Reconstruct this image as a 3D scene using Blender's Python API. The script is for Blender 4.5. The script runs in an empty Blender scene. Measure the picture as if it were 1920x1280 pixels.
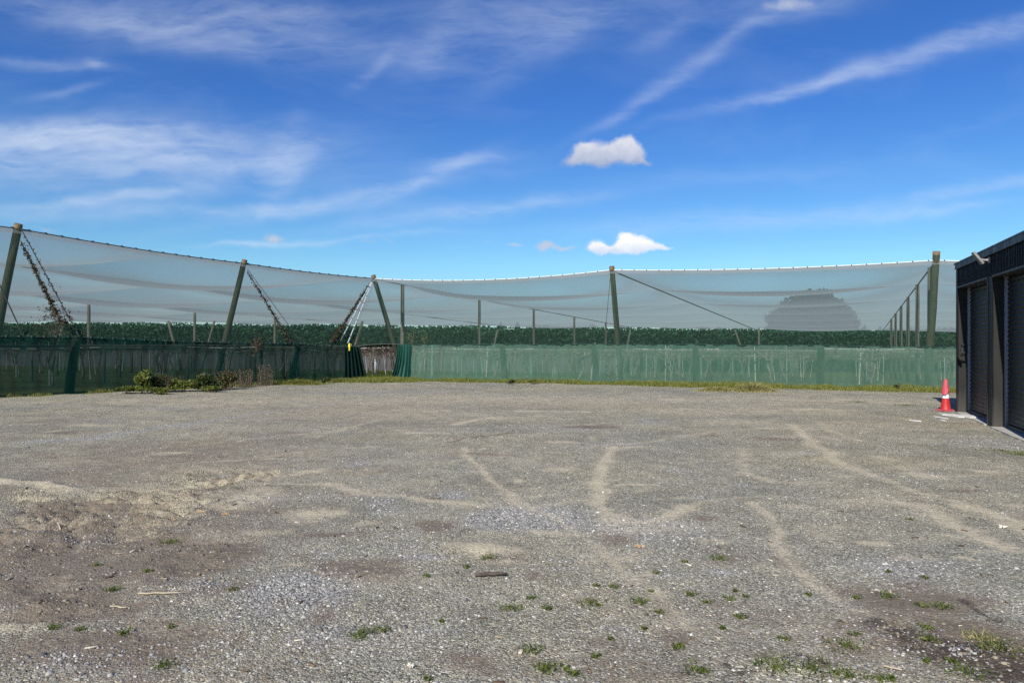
import bpy, math, random
import numpy as np
from mathutils import Vector, Matrix

RNG = np.random.default_rng(7)
random.seed(7)
scene = bpy.context.scene
COL = scene.collection
F = 1387.0            # focal length in units of a 1920 px wide picture
EYE = 1.8

# ------------------------------------------------------------------ helpers
def G(px, py):
    """yard point seen at a survey pixel (flat yard, z = 0)"""
    d = EYE * F / (py - 640.0)
    return np.array([(px - 960.0) / F * d, d])

def norm(v):
    v = np.asarray(v, float)
    return v / (np.linalg.norm(v) + 1e-12)

def tag(o, label=None, cat=None, group=None, kind=None):
    if label: o['label'] = label
    if cat: o['category'] = cat
    if group: o['group'] = group
    if kind: o['kind'] = kind
    return o

def empty(name, loc=(0, 0, 0), rz=0.0):
    o = bpy.data.objects.new(name, None)
    o.empty_display_size = 0.2
    COL.objects.link(o)
    o.location = loc
    o.rotation_euler = (0, 0, rz)
    return o

def copy_tree(o, parent=None):
    c = o.copy()
    COL.objects.link(c)
    if parent is not None:
        c.parent = parent
    for ch in list(o.children):
        copy_tree(ch, c)
    return c

class MB:
    """collects verts and faces, built as ONE mesh object"""
    def __init__(self):
        self.v = []; self.f = []; self.n = 0
    def add(self, verts, faces):
        verts = np.asarray(verts, float).reshape(-1, 3)
        self.v.append(verts)
        off = self.n
        for f in faces:
            self.f.append([int(i) + off for i in f])
        self.n += len(verts)
    def box(self, x0, x1, y0, y1, z0, z1):
        v = [(x0,y0,z0),(x1,y0,z0),(x1,y1,z0),(x0,y1,z0),(x0,y0,z1),(x1,y0,z1),(x1,y1,z1),(x0,y1,z1)]
        self.add(v, [(3,2,1,0),(4,5,6,7),(0,1,5,4),(1,2,6,5),(2,3,7,6),(3,0,4,7)])
    def tube(self, pts, rad, seg=8, cap=True, jitter=0.0):
        pts = np.asarray(pts, float)
        n = len(pts)
        rad = np.full(n, rad, float) if np.isscalar(rad) else np.asarray(rad, float)
        t = np.gradient(pts, axis=0)
        verts = []
        up = np.array([0, 0, 1.0]) if abs(norm(t[0])[2]) < 0.9 else np.array([1.0, 0, 0])
        a = norm(np.cross(t[0], up))
        for i in range(n):
            ti = norm(t[i])
            a = norm(a - ti * np.dot(a, ti))
            b = np.cross(ti, a)
            for k in range(seg):
                th = 2 * math.pi * k / seg
                r = rad[i] * (1 + (random.uniform(-jitter, jitter) if jitter else 0))
                verts.append(pts[i] + r * (math.cos(th) * a + math.sin(th) * b))
        faces = []
        for i in range(n - 1):
            for k in range(seg):
                k2 = (k + 1) % seg
                faces.append((i*seg+k, i*seg+k2, (i+1)*seg+k2, (i+1)*seg+k))
        if cap:
            faces.append(tuple(range(seg - 1, -1, -1)))
            faces.append(tuple((n-1)*seg + k for k in range(seg)))
        self.add(verts, faces)
    def build(self, name, mat, parent=None, smooth=False):
        v = np.concatenate(self.v) if self.v else np.zeros((0, 3))
        me = bpy.data.meshes.new(name)
        me.from_pydata(v.tolist(), [], self.f)
        return link(name, me, mat, parent, smooth)

def link(name, me, mat, parent=None, smooth=False):
    me.update()
    if smooth and len(me.polygons):
        me.polygons.foreach_set('use_smooth', np.ones(len(me.polygons), bool))
    o = bpy.data.objects.new(name, me)
    COL.objects.link(o)
    if mat is not None: me.materials.append(mat)
    if parent is not None: o.parent = parent
    return o

def mesh_np(name, verts, faces, mat, parent=None, smooth=False, attrs=None):
    """verts (n,3), faces (m,k) arrays of equal-size polygons"""
    verts = np.ascontiguousarray(verts, np.float32); faces = np.ascontiguousarray(faces, np.int32)
    m, k = faces.shape
    me = bpy.data.meshes.new(name)
    me.vertices.add(len(verts)); me.vertices.foreach_set('co', verts.ravel())
    me.loops.add(m * k); me.loops.foreach_set('vertex_index', faces.ravel())
    me.polygons.add(m)
    me.polygons.foreach_set('loop_start', np.arange(0, m * k, k, dtype=np.int32))
    me.polygons.foreach_set('loop_total', np.full(m, k, np.int32))
    me.update(calc_edges=True)
    if attrs:
        for an, arr in attrs.items():
            at = me.attributes.new(an, 'FLOAT', 'POINT')
            at.data.foreach_set('value', np.ascontiguousarray(arr, np.float32))
    me.validate()
    return link(name, me, mat, parent, smooth)

def leaves(centers, size, flat=0.0, aspect=0.5, rng=RNG):
    """rhombic leaf quads at the centres; returns verts, faces"""
    n = len(centers)
    nrm = rng.normal(size=(n, 3)); nrm[:, 2] += flat
    nrm /= np.linalg.norm(nrm, axis=1, keepdims=True)
    t = rng.normal(size=(n, 3))
    t -= nrm * (t * nrm).sum(1, keepdims=True)
    t /= np.linalg.norm(t, axis=1, keepdims=True)
    b = np.cross(nrm, t)
    s = (size * rng.uniform(0.6, 1.3, n))[:, None]
    c = np.asarray(centers)
    v = np.stack([c - t * s, c + b * s * aspect + nrm * s * 0.15, c + t * s, c - b * s * aspect + nrm * s * 0.15], 1).reshape(-1, 3)
    f = np.arange(4 * n).reshape(n, 4)
    return v, f

def hash2(i, j, seed):
    h = np.sin(i * 127.1 + j * 311.7 + seed * 74.7) * 43758.5453
    return h - np.floor(h)

def vnoise(x, y, seed=0):
    xi = np.floor(x); yi = np.floor(y); fx = x - xi; fy = y - yi
    fx = fx*fx*(3-2*fx); fy = fy*fy*(3-2*fy)
    a = hash2(xi, yi, seed); b = hash2(xi+1, yi, seed); c = hash2(xi, yi+1, seed); d = hash2(xi+1, yi+1, seed)
    return (a*(1-fx)+b*fx)*(1-fy) + (c*(1-fx)+d*fx)*fy

def fbm(x, y, seed=0, o=4):
    s = 0; a = 0.5
    for k in range(o):
        s = s + a * vnoise(x * 2**k, y * 2**k, seed + k * 13); a *= 0.5
    return s / (1 - 0.5**o)

# ------------------------------------------------------------------ node helper
class NT:
    def __init__(self, tree):
        self.t = tree; self.L = tree.links
        tree.nodes.clear()
    def node(self, typ, **kw):
        n = self.t.nodes.new(typ)
        for k, v in kw.items():
            setattr(n, k, v)
        return n
    def put(self, sock, v):
        if isinstance(v, bpy.types.NodeSocket): self.L.new(v, sock)
        elif v is not None: sock.default_value = v
    def math(self, op, a, b=None, c=None, clamp=False):
        n = self.node('ShaderNodeMath', operation=op, use_clamp=clamp)
        self.put(n.inputs[0], a)
        if b is not None: self.put(n.inputs[1], b)
        if c is not None: self.put(n.inputs[2], c)
        return n.outputs[0]
    def vmath(self, op, a, b=None, out=0):
        n = self.node('ShaderNodeVectorMath', operation=op)
        self.put(n.inputs[0], a)
        if b is not None: self.put(n.inputs[1], b)
        return n.outputs[out]
    def noise(self, vec, scale, detail=3, rough=0.55, dist=0.0, out='Fac'):
        n = self.node('ShaderNodeTexNoise')
        if vec is not None: self.put(n.inputs['Vector'], vec)
        n.inputs['Scale'].default_value = scale; n.inputs['Detail'].default_value = detail
        n.inputs['Roughness'].default_value = rough; n.inputs['Distortion'].default_value = dist
        return n.outputs[out]
    def voronoi(self, vec, scale, feature='F1', rnd=1.0):
        n = self.node('ShaderNodeTexVoronoi', feature=feature)
        self.put(n.inputs['Vector'], vec); n.inputs['Scale'].default_value = scale
        n.inputs['Randomness'].default_value = rnd
        return n
    def mapr(self, v, a, b, c=0.0, d=1.0, smooth=False):
        n = self.node('ShaderNodeMapRange', clamp=True)
        if smooth: n.interpolation_type = 'SMOOTHSTEP'
        self.put(n.inputs[0], v)
        for i, x in zip((1, 2, 3, 4), (a, b, c, d)): self.put(n.inputs[i], x)
        return n.outputs[0]
    def mix(self, fac, a, b, blend='MIX'):
        n = self.node('ShaderNodeMix', data_type='RGBA', blend_type=blend)
        self.put(n.inputs[0], fac)
        for s, v in ((n.inputs[6], a), (n.inputs[7], b)):
            if isinstance(v, tuple): v = tuple(v) + ((1.0,) if len(v) == 3 else ())
            self.put(s, v)
        return n.outputs[2]
    def mapping(self, vec, loc=(0,0,0), rot=(0,0,0), scale=(1,1,1), kind='POINT'):
        n = self.node('ShaderNodeMapping', vector_type=kind)
        self.put(n.inputs[0], vec)
        n.inputs[1].default_value = loc; n.inputs[2].default_value = rot; n.inputs[3].default_value = scale
        return n.outputs[0]
    def ramp(self, fac, stops):
        n = self.node('ShaderNodeValToRGB')
        e = n.color_ramp.elements
        while len(e) < len(stops): e.new(0.5)
        for el, (p, c) in zip(e, stops):
            el.position = p; el.color = tuple(c) + (1.0,)
        self.put(n.inputs[0], fac)
        return n.outputs[0]
    def obj(self): return self.node('ShaderNodeTexCoord').outputs['Object']
    def pos(self): return self.node('ShaderNodeNewGeometry').outputs['Position']
    def island(self): return self.node('ShaderNodeNewGeometry').outputs['Random Per Island']
    def attr(self, name): return self.node('ShaderNodeAttribute', attribute_name=name).outputs['Fac']
    def bump(self, h, strength=0.5, dist=0.02, nrm=None):
        n = self.node('ShaderNodeBump')
        n.inputs['Strength'].default_value = strength; n.inputs['Distance'].default_value = dist
        self.put(n.inputs['Height'], h)
        if nrm is not None: self.put(n.inputs['Normal'], nrm)
        return n.outputs[0]
    def out(self, sh):
        o = self.node('ShaderNodeOutputMaterial'); self.L.new(sh, o.inputs[0])
    def principled(self, col, rough=0.8, metal=0.0, nrm=None, spec=0.4, trans=None):
        n = self.node('ShaderNodeBsdfPrincipled')
        if isinstance(col, tuple): col = tuple(col) + ((1.0,) if len(col) == 3 else ())
        self.put(n.inputs['Base Color'], col); self.put(n.inputs['Roughness'], rough)
        n.inputs['Metallic'].default_value = metal
        n.inputs['Specular IOR Level'].default_value = spec
        if nrm is not None: self.put(n.inputs['Normal'], nrm)
        return n.outputs[0]

def material(name):
    m = bpy.data.materials.new(name); m.use_nodes = True
    return m, NT(m.node_tree)

def mat_simple(name, c1, c2, scale=4.0, rough=0.8, metal=0.0, stretch=(1,1,1), bump=0.0, spec=0.35, detail=4):
    m, n = material(name)
    v = n.mapping(n.obj(), scale=stretch)
    f = n.noise(v, scale, detail)
    f2 = n.mapr(f, 0.3, 0.7)
    col = n.mix(f2, c1, c2)
    nr = n.bump(f, bump, 0.02) if bump else None
    n.out(n.principled(col, rough, metal, nr, spec))
    return m

def mat_leaf(name, cols, rough=0.6, transl=0.3):
    m, n = material(name)
    stops = [(i / max(1, len(cols) - 1), c) for i, c in enumerate(cols)]
    col = n.ramp(n.island(), stops)
    d = n.principled(col, rough, 0.0, None, 0.3)
    t = n.node('ShaderNodeBsdfTranslucent'); n.L.new(col, t.inputs[0])
    mx = n.node('ShaderNodeMixShader'); mx.inputs[0].default_value = transl
    n.L.new(d, mx.inputs[1]); n.L.new(t.outputs[0], mx.inputs[2])
    n.out(mx.outputs[0])
    return m

def mat_net(name, color, cover, var=0.15, vscale=0.5, stretch=(1,1,1), transl=0.5, mincos=0.05, stain=None):
    """woven net: threads cover a share of the view that grows at grazing angles"""
    m, n = material(name)
    lw = n.node('ShaderNodeLayerWeight'); lw.inputs[0].default_value = 0.5
    cosv = n.math('MAXIMUM', n.math('SUBTRACT', 1.0, lw.outputs['Facing']), mincos)
    v = n.mapping(n.obj(), scale=stretch)
    nz = n.noise(v, vscale, 5, 0.6)
    cov = n.math('ADD', cover, n.math('MULTIPLY', n.math('SUBTRACT', nz, 0.5), var))
    T = n.math('POWER', n.math('SUBTRACT', 1.0, cov, clamp=True), n.math('DIVIDE', 1.0, cosv))
    fac = n.math('SUBTRACT', 1.0, T, clamp=True)
    col = tuple(color) + (1.0,)
    if stain is not None:
        nz2 = n.noise(n.mapping(n.obj(), scale=stretch), vscale * 3.1, 5, 0.65)
        col = n.mix(n.mapr(nz2, 0.35, 0.7), col, stain)
    d = n.node('ShaderNodeBsdfDiffuse'); t = n.node('ShaderNodeBsdfTranslucent')
    n.put(d.inputs[0], col); n.put(t.inputs[0], col)
    mx = n.node('ShaderNodeMixShader'); mx.inputs[0].default_value = transl
    n.L.new(d.outputs[0], mx.inputs[1]); n.L.new(t.outputs[0], mx.inputs[2])
    tr = n.node('ShaderNodeBsdfTransparent')
    m2 = n.node('ShaderNodeMixShader')
    n.L.new(fac, m2.inputs[0]); n.L.new(tr.outputs[0], m2.inputs[1]); n.L.new(mx.outputs[0], m2.inputs[2])
    n.out(m2.outputs[0])
    return m

# ------------------------------------------------------------------ survey of the place
# curtain (anchor) lines on the ground
LA0 = np.array([-16.6, 24.0]); LA1 = np.array([-7.2, 34.2])
RA0 = np.array([-5.25, 34.7]); RA1 = np.array([16.0, 27.1])
ldir = norm(LA1 - LA0); lin = np.array([-ldir[1], ldir[0]])        # inward
rdir = norm(RA1 - RA0); rin = np.array([-rdir[1], rdir[0]])
LT0 = LA0 + lin * 2.0                                              # tall post line
RT0 = RA0 + rin * 1.9
# corner of both tall post lines
_a = np.array([ldir, -rdir]).T
_s = np.linalg.solve(_a, RT0 - LT0)
CORNER = LT0 + ldir * _s[0]
U = norm((0.461, 1.0)); UP = np.array([U[1], -U[0]])                # row direction and across
FARY = 81.0

def w_right(x, y): return (x - CORNER[0]) * rin[0] + (y - CORNER[1]) * rin[1]
def w_left(x, y): return (x - CORNER[0]) * lin[0] + (y - CORNER[1]) * lin[1]
def sstep(a, b, x):
    t = np.clip((x - a) / (b - a), 0, 1); return t*t*(3-2*t)

def ground_z(x, y):
    x = np.asarray(x, float); y = np.asarray(y, float)
    w = np.clip(w_right(x, y), 0, 46)
    inl = sstep(-1.5, 1.0, w_left(x, y) + 0 * x)
    return -0.0347 * w * sstep(-1, 4, w)

def roof_plane(x, y): return 5.0 - 0.0347 * w_right(x, y)
def roof_z(x, y, edge=True):
    """sagging roof net"""
    rx = x - CORNER[0]; ry = y - CORNER[1]
    # bay coordinates: along the rows and across them
    across = rx * UP[0] + ry * UP[1]
    w = w_right(x, y)
    a = (w / 9.0) % 1.0
    b = np.interp(across, ROWS, np.arange(len(ROWS), dtype=float)) % 1.0
    sa = 4 * a * (1 - a); sb = 4 * b * (1 - b)
    return roof_plane(x, y) - 0.22 * sb - 0.60 * sa * np.sqrt(sb) * (1 - .68 * sstep(6, 30, w))

# ------------------------------------------------------------------ materials
M = {}
M['post'] = mat_simple('treated timber', (0.022, 0.027, 0.013), (0.048, 0.052, 0.026), 3.0, 0.85, stretch=(6, 6, 0.7), bump=0.3)
M['post_grey'] = mat_simple('weathered timber', (0.085, 0.083, 0.062), (0.18, 0.17, 0.13), 3.0, 0.9, stretch=(6, 6, 0.7), bump=0.3)
M['post_top'] = mat_simple('bare post top', (0.13, 0.095, 0.05), (0.24, 0.18, 0.10), 8.0, 0.9)
M['wire'] = mat_simple('galvanised wire', (0.12, 0.12, 0.12), (0.22, 0.22, 0.22), 6, 0.6, 0.4)
M['rope_dark'] = mat_simple('dark rope', (0.02, 0.025, 0.03), (0.05, 0.055, 0.06), 6, 0.8)
M['rope_white'] = mat_simple('white edge rope', (0.62, 0.63, 0.62), (0.8, 0.8, 0.8), 9, 0.7)
M['rope_green'] = mat_simple('green hem', (0.01, 0.035, 0.028), (0.02, 0.055, 0.045), 6, 0.8)
M['sleeve'] = mat_simple('pale sleeve', (0.34, 0.40, 0.38), (0.5, 0.55, 0.53), 9, .5)
M['white_pipe'] = mat_simple('white sleeve', (0.7, 0.74, 0.72), (0.82, 0.84, 0.83), 9, 0.5)
M['yellow'] = mat_simple('yellow plastic', (0.75, 0.62, 0.02), (0.8, 0.7, 0.05), 9, 0.5)
M['net'] = mat_net('thin wall net', (0.15, 0.27, 0.22), 0.11, 0.07, 0.9, (1, 1, .4))
M['roof_net'] = mat_net('white roof net', (0.385, 0.43, 0.425), 0.28, 0.09, 0.55, (1, .45, 1), 0.6, 0.17)
M['hem'] = mat_net('net hem', (0.42, 0.43, 0.42), 0.35, 0.05, 0.6)
M['cloth'] = mat_net('green windbreak cloth', (0.085, 0.185, 0.135), 0.58, 0.26, 0.9, (1.6, 1.6, 0.35), 0.25, 0.2, (0.125, 0.22, 0.17, 1))
M['cloth_left'] = mat_net('dark green windbreak cloth', (0.008, 0.042, 0.034), 0.75, 0.14, 0.8, (1.6, 1.6, 0.5), 0.25, 0.2, (0.008, 0.035, 0.027, 1))  # same cloth as the right; its shade under grazing sun is in the colour
M['cloth_fold'] = mat_net('gathered green cloth', (0.03, 0.12, 0.09), 0.9, 0.05, 0.8, (1, 1, 0.3), 0.15, 0.2)
M['far_cloth'] = mat_simple('pale shelter cloth', (0.075, 0.075, 0.08), (0.18, 0.18, 0.187), 1.2, 0.95, stretch=(2.5, 2.5, 0.25))
M['hedge_leaf'] = mat_leaf('hedge leaves', [(0.005, 0.026, 0.012), (0.010, 0.055, 0.024), (0.020, 0.085, 0.038), (0.038, 0.115, 0.046)])
M['hedge_core'] = mat_simple('hedge inside', (0.006, 0.02, 0.009), (0.012, 0.035, 0.014), 2, 0.95)
M['tree_leaf'] = mat_leaf('tree leaves', [(0.025, 0.05, 0.022), (0.04, 0.075, 0.03), (0.06, 0.10, 0.04)])
M['bark'] = mat_simple('bark', (0.06, 0.045, 0.035), (0.13, 0.10, 0.08), 5, 0.95, stretch=(4, 4, 1), bump=0.4)
M['vine_bark'] = mat_simple('vine bark', (0.09, 0.075, 0.06), (0.28, 0.25, 0.21), 6, 0.95, stretch=(3, 3, 1))  # lighter tone puts sunlight into the bark colour
M['pale_stake'] = mat_simple('pale stake', (0.42, 0.42, 0.38), (0.62, 0.62, 0.58), 3, .8)  # pale colour stands in for sunlit streaks behind the cloth
M['cane'] = mat_simple('bare canes', (0.09, 0.05, 0.035), (0.2, 0.13, 0.10), 3, 0.9)
M['dead_leaf'] = mat_leaf('withered leaves', [(0.04, 0.03, 0.018), (0.09, 0.06, 0.03), (0.05, 0.06, 0.02)])
M['weed'] = mat_leaf('weed leaves', [(0.05, 0.075, 0.015), (0.10, 0.14, 0.025), (0.16, 0.20, 0.035), (0.22, 0.22, 0.06)], 0.55, 0.35)
M['weed_dark'] = mat_leaf('bramble leaves', [(0.02, 0.045, 0.015), (0.045, 0.085, 0.02), (0.08, 0.12, 0.035), (0.12, 0.10, 0.05)], 0.55, 0.3)
M['bramble_brown'] = mat_leaf('brown bramble leaves', [(0.05, 0.04, 0.02), (0.09, 0.08, 0.035), (0.10, 0.12, 0.035), (0.16, 0.11, 0.06)], 0.6, 0.25)
M['grass'] = mat_leaf('verge grass', [(0.09, 0.13, 0.02), (0.18, 0.22, 0.035), (0.28, 0.28, 0.06), (0.38, 0.33, 0.13)], 0.6, 0.35)
M['grass_in'] = mat_leaf('orchard grass', [(0.06, 0.10, 0.02), (0.11, 0.16, 0.03), (0.18, 0.2, 0.05)], 0.6, 0.35)
M['straw'] = mat_leaf('dry grass', [(0.22, 0.22, 0.07), (0.36, 0.32, 0.12), (0.48, 0.42, 0.2)], 0.7, 0.3)
M['dry_stem'] = mat_leaf('dry stems', [(0.08, 0.06, 0.04), (0.15, 0.11, 0.075), (0.22, 0.175, 0.12)], 0.8, 0.1)

# ------------------------------------------------------------------ ground
def seg_dist(x, y, pts):
    best = np.full(x.shape, 1e9); par = np.zeros(x.shape)
    for a, b in zip(pts[:-1], pts[1:]):
        ab = b - a; L2 = (ab**2).sum()
        t = np.clip(((x - a[0]) * ab[0] + (y - a[1]) * ab[1]) / L2, 0, 1)
        d = np.hypot(x - a[0] - t * ab[0], y - a[1] - t * ab[1])
        best = np.minimum(best, d)
    return best

def build_ground():
    def axis(lo, hi, fine, step_fn):
        out = [lo]
        while out[-1] < hi: out.append(out[-1] + step_fn(out[-1]))
        return np.array(out)
    ys = axis(2.2, 37.0, None, lambda y: 0.028 + 0.0042 * max(0, y - 3) * 1.0)
    ys = np.concatenate([[-2500, -600, -150, -40, -12, -4, -1, 1, 1.8], ys, np.arange(38, 84, 1.5), [90, 110, 150, 220, 350, 600, 1200, 3000]])
    xs = axis(-8, 8, None, lambda x: 0.05)
    xr = axis(xs[-1], 24, None, lambda x: 0.05 + 0.008 * (x - 8))[1:]
    xl = -axis(8, 24, None, lambda x: 0.05 + 0.008 * (x - 8))[1:][::-1]
    xs = np.concatenate([[-3000, -900, -300, -130, -70, -50, -40, -33, -28], xl[xl > -24.5], xs, xr[xr < 24.5], [28, 33, 40, 50, 70, 130, 300, 900, 3000]])
    X, Y = np.meshgrid(xs, ys)
    x = X.ravel(); y = Y.ravel()
    tan = np.zeros_like(x); brown = np.zeros_like(x); dark = np.zeros_like(x); pale = np.zeros_like(x); grass = np.zeros_like(x)
    rough = np.zeros_like(x)
    jx = x + (fbm(x * 1.7, y * 1.7, 3) - 0.5) * 0.22
    jy = y + (fbm(x * 1.7, y * 1.7, 9) - 0.5) * 0.4
    def line(field, pxs, width, s):
        pts = [G(*p) for p in pxs]
        d = seg_dist(jx, jy, pts)
        np.maximum(field, s * np.exp(-(d / (width * .70))**2), out=field)
    def spot(field, px, py, rx, ry, s):
        c = G(px, py); d = c[1]
        wx = rx * d / F; wy = ry * d * d / (F * EYE)
        q = ((jx - c[0]) / wx)**2 + ((jy - c[1]) / wy)**2
        np.maximum(field, s * np.exp(-q**1.3), out=field)
    line(tan, [(870,838),(905,885),(945,920),(985,945),(1040,968)], 0.12, .75)
    line(tan, [(1150,835),(1130,870),(1118,920),(1122,960),(1160,985)], 0.16, .95)
    line(tan, [(1160,985),(1225,978),(1290,955)], 0.16, .9)
    line(tan, [(615,905),(680,925),(760,935),(830,945),(900,948)], 0.2, .9)
    line(tan, [(900,948),(1000,950),(1050,940),(1110,930)], 0.16, .6)
    line(tan, [(1480,795),(1530,835),(1570,865),(1640,895)], 0.2, .8)
    line(tan, [(1535,790),(1560,808),(1620,830)], 0.18, .55)
    line(tan, [(1650,940),(1720,950),(1780,985),(1850,1010),(1900,1030)], 0.2, .8)
    line(tan, [(1800,950),(1860,965),(1920,1000)], 0.28, .8)
    line(tan, [(1390,840),(1393,885),(1440,900),(1540,903)], 0.17, .55)
    line(tan, [(1420,950),(1455,1000),(1490,1055),(1530,1090),(1570,1120)], 0.11, .7)
    line(tan, [(1130,1030),(1170,1060),(1220,1100),(1260,1140),(1290,1180)], 0.12, .65)
    line(tan, [(0,905),(70,908),(150,925),(260,922),(420,905),(600,880)], 0.2, .7)
    line(tan, [(560,815),(640,805),(760,775),(850,770)], 0.3, .5)
    line(tan, [(700,770),(830,765)], 0.25, .6); line(tan, [(970,770),(1100,773)], 0.22, .8)
    line(tan, [(850,796),(920,782)], 0.2, .9); line(tan, [(740,806),(830,812)], 0.2, .5)
    line(tan, [(1100,795),(1230,784)], 0.16, .5); line(tan, [(1400,803),(1440,805)], 0.2, .5)
    line(tan, [(1240,880),(1130,905),(980,915),(820,905),(680,880),(560,875)], .10, .38)
    line(tan, [(1640,895),(1700,918),(1790,945),(1920,985)], .14, .6)
    line(tan, [(1480,795),(1440,800),(1300,815),(1150,835)], .16, .45)
    line(tan, [(1290,955),(1420,930),(1560,935),(1660,945)], .12, .42)
    line(tan, [(1570,1120),(1620,1150),(1690,1180)], .09, .4)
    line(tan, [(1040,968),(1090,1000),(1130,1030)], .11, .6)
    line(tan, [(500,905),(615,905)], .2, .6); line(tan, [(330,870),(440,862),(560,850),(700,835)], .16, .5)
    rr_ = np.random.default_rng(23)
    for _ in range(95):
        py = 748 + 330 * rr_.random()**1.5; px = rr_.uniform(40, 1900)
        spot(tan, px, py, rr_.uniform(8, 60), rr_.uniform(1.5, 6) * (py - 640) / 250, rr_.uniform(.3, .8))
    for _ in range(60):
        py = 760 + 480 * rr_.random()**1.2; px = rr_.uniform(40, 1900)
        spot(pale, px, py, rr_.uniform(15, 70), rr_.uniform(3, 12) * (py - 640) / 300, rr_.uniform(.3, .8))
    for _ in range(45):
        py = 760 + 500 * rr_.random(); px = rr_.uniform(0, 1900) * (.5 if rr_.random() < .4 else 1)
        spot(brown, px, py, rr_.uniform(15, 80), rr_.uniform(3, 12) * (py - 640) / 300, rr_.uniform(.3, .7))
    spot(pale, 985, 968, 110, 22, 1.3); spot(pale, 1180, 985, 130, 16, .9); spot(pale, 560, 1110, 110, 34, 1.0)
    for a in ((1000,752,1100,16,.42),(700,775,500,16,.4),(1350,770,300,10,.42),(500,800,300,12,.3),(900,860,260,30,.3),(1280,870,260,20,.25),(1600,800,200,12,.35),(420,880,220,16,.4),(760,905,200,20,.3)):
        spot(tan, *a)
    line(tan, [(1420,748),(1560,752),(1700,757)], 0.5, .55)
    for a in ((910,1028,75,13,1.0),(470,932,60,20,.75),(590,968,65,14,.8),(1738,893,40,9,.8),(1660,860,30,6,.6),(1812,1046,22,9,.9),(1700,1045,60,10,.5),
              (1540,1000,30,10,.5),(680,985,30,6,.7),(1200,985,120,22,.55),(1900,1082,25,5,.6),(320,940,120,18,.5),(560,850,160,14,.35),(1350,790,120,8,.4),
              (180,920,120,10,.6), (1150,972,40,10,.9), (20,1175,70,16,.6)):
        spot(tan, *a)
    for a in ((350,1045,150,34,1.0),(680,1068,95,24,.95),(60,1020,170,90,.75),(150,960,180,40,.6),(250,1210,170,40,.8),(820,985,45,14,.8),(130,1130,180,45,.7),(30,1110,120,50,.7),(340,1190,100,30,.7),
              (1710,1120,150,40,.7),(1700,1200,260,80,.5),(1850,1210,150,90,.7),(910,1253,50,20,.6),(250,870,260,50,.25),(1270,1210,50,25,.6),(1130,1215,90,25,.4),(700,790,260,20,.3),(1380,1050,60,20,.45),(920,1078,32,3,.9)):
        spot(brown, *a)
    for a in ((60,1060,260,150,.6),(200,1200,260,60,.55),(200,1020,420,190,.5),(330,860,420,70,.42),(620,770,300,24,.35),(60,800,160,40,.3),(1500,1180,420,110,.34),(560,1060,160,60,.25),(1150,1240,300,60,.35),(1000,760,500,14,.3),(300,1230,420,70,.45)):
        spot(brown, *a)
    line(brown, [(200,900),(300,960),(420,900),(520,890)], .35, .6)
    line(brown, [(840,828),(900,818),(960,812)], .10, .8)
    line(brown, [(1420,750),(1570,756)], .22, .9)
    for p in ([(1640,1165),(1690,1205),(1750,1240)], [(1790,1120),(1830,1145),(1880,1165)], [(1740,1225),(1830,1250),(1900,1262)], [(1520,1232),(1560,1247)], [(1380,1255),(1430,1280)], [(1780,1210),(1920,1240)]):
        line(dark, p, 0.07, .9)
    for a in ((1800,1225,150,36,.95),(1700,1190,70,26,.85),(1640,1180,40,14,.8),(1880,1250,90,30,.9),(1740,1130,60,12,.5),(1560,1250,60,18,.7),(1300,1265,60,14,.5),(90,1075,40,12,.5),(20,965,80,14,.5),(300,920,60,6,.4),(1450,1230,40,10,.5),(1400,1270,60,20,.7),(40,1185,30,10,.6),(180,960,110,16,.45),(1020,925,0.1,0.1,0),(1660,865,120,60,.3),(1850,1260,90,30,.8)):
        spot(dark, *a)
    for a in ((990,968,130,30,.9),(760,1020,90,30,.4),(560,1110,120,45,.8),(400,1100,50,20,.6),(640,1180,120,40,.5),(1250,1000,120,30,.5),(1700,1060,160,26,.6),(1850,830,110,12,.6),(1640,825,120,8,.3),(200,1240,200,40,.5),
              (60,1005,60,20,.4),(1500,850,40,6,.5),(1150,830,60,5,.6),(700,735,200,6,.5),(1000,740,300,8,.4)):
        spot(pale, *a)
    line(pale, [(60,828),(200,818),(330,797),(480,775),(620,758)], 0.45, .8)
    # grass under the curtains and in the orchard
    wl = w_left(x, y) + 2.0; wr = w_right(x, y) + 1.9
    inside = np.maximum(wl, wr)
    jn = (fbm(x * 0.9, y * 0.9, 21) - 0.5) * 2.2
    sidel = sstep(-9, -6.5, x)
    vergew = 0.75 + 0.55 * sstep(2, 12, x) - 0.45 * sstep(-8, -12, x)
    grass = sstep(-0.25, 0.25, inside + vergew + jn * 0.55)
    gate = np.exp(-(((x + 6.2) / 2.6)**2 + ((y - 33.6) / 1.5)**2)**2)
    grass = np.maximum(grass, gate)
    # behind the shed: open paddock
    far = (y > 60) | (np.abs(x) > 60) | (y < -40)
    grass = np.where(far, 1.0, grass)
    tan *= (1 - grass); brown *= (1 - grass)
    z = ground_z(x, y)
    amp = (1 - grass)
    yard = (np.abs(x) < 24.6) & (y < 37) & (y > 2)
    relief = (fbm(x * 0.6, y * 0.6, 31) - 0.5) * 0.05 + (fbm(x * 3.0, y * 3.0, 41, 3) - 0.5) * 0.026
    lump = np.zeros_like(x)
    for a in ((90,985,200,75,1.0),(300,960,150,60,.9),(420,900,120,28,.7),(60,1130,200,60,.7),(340,1060,150,60,.5),(1800,1200,200,60,.5),(880,820,80,10,.6)):
        spot(lump, *a)
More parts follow.
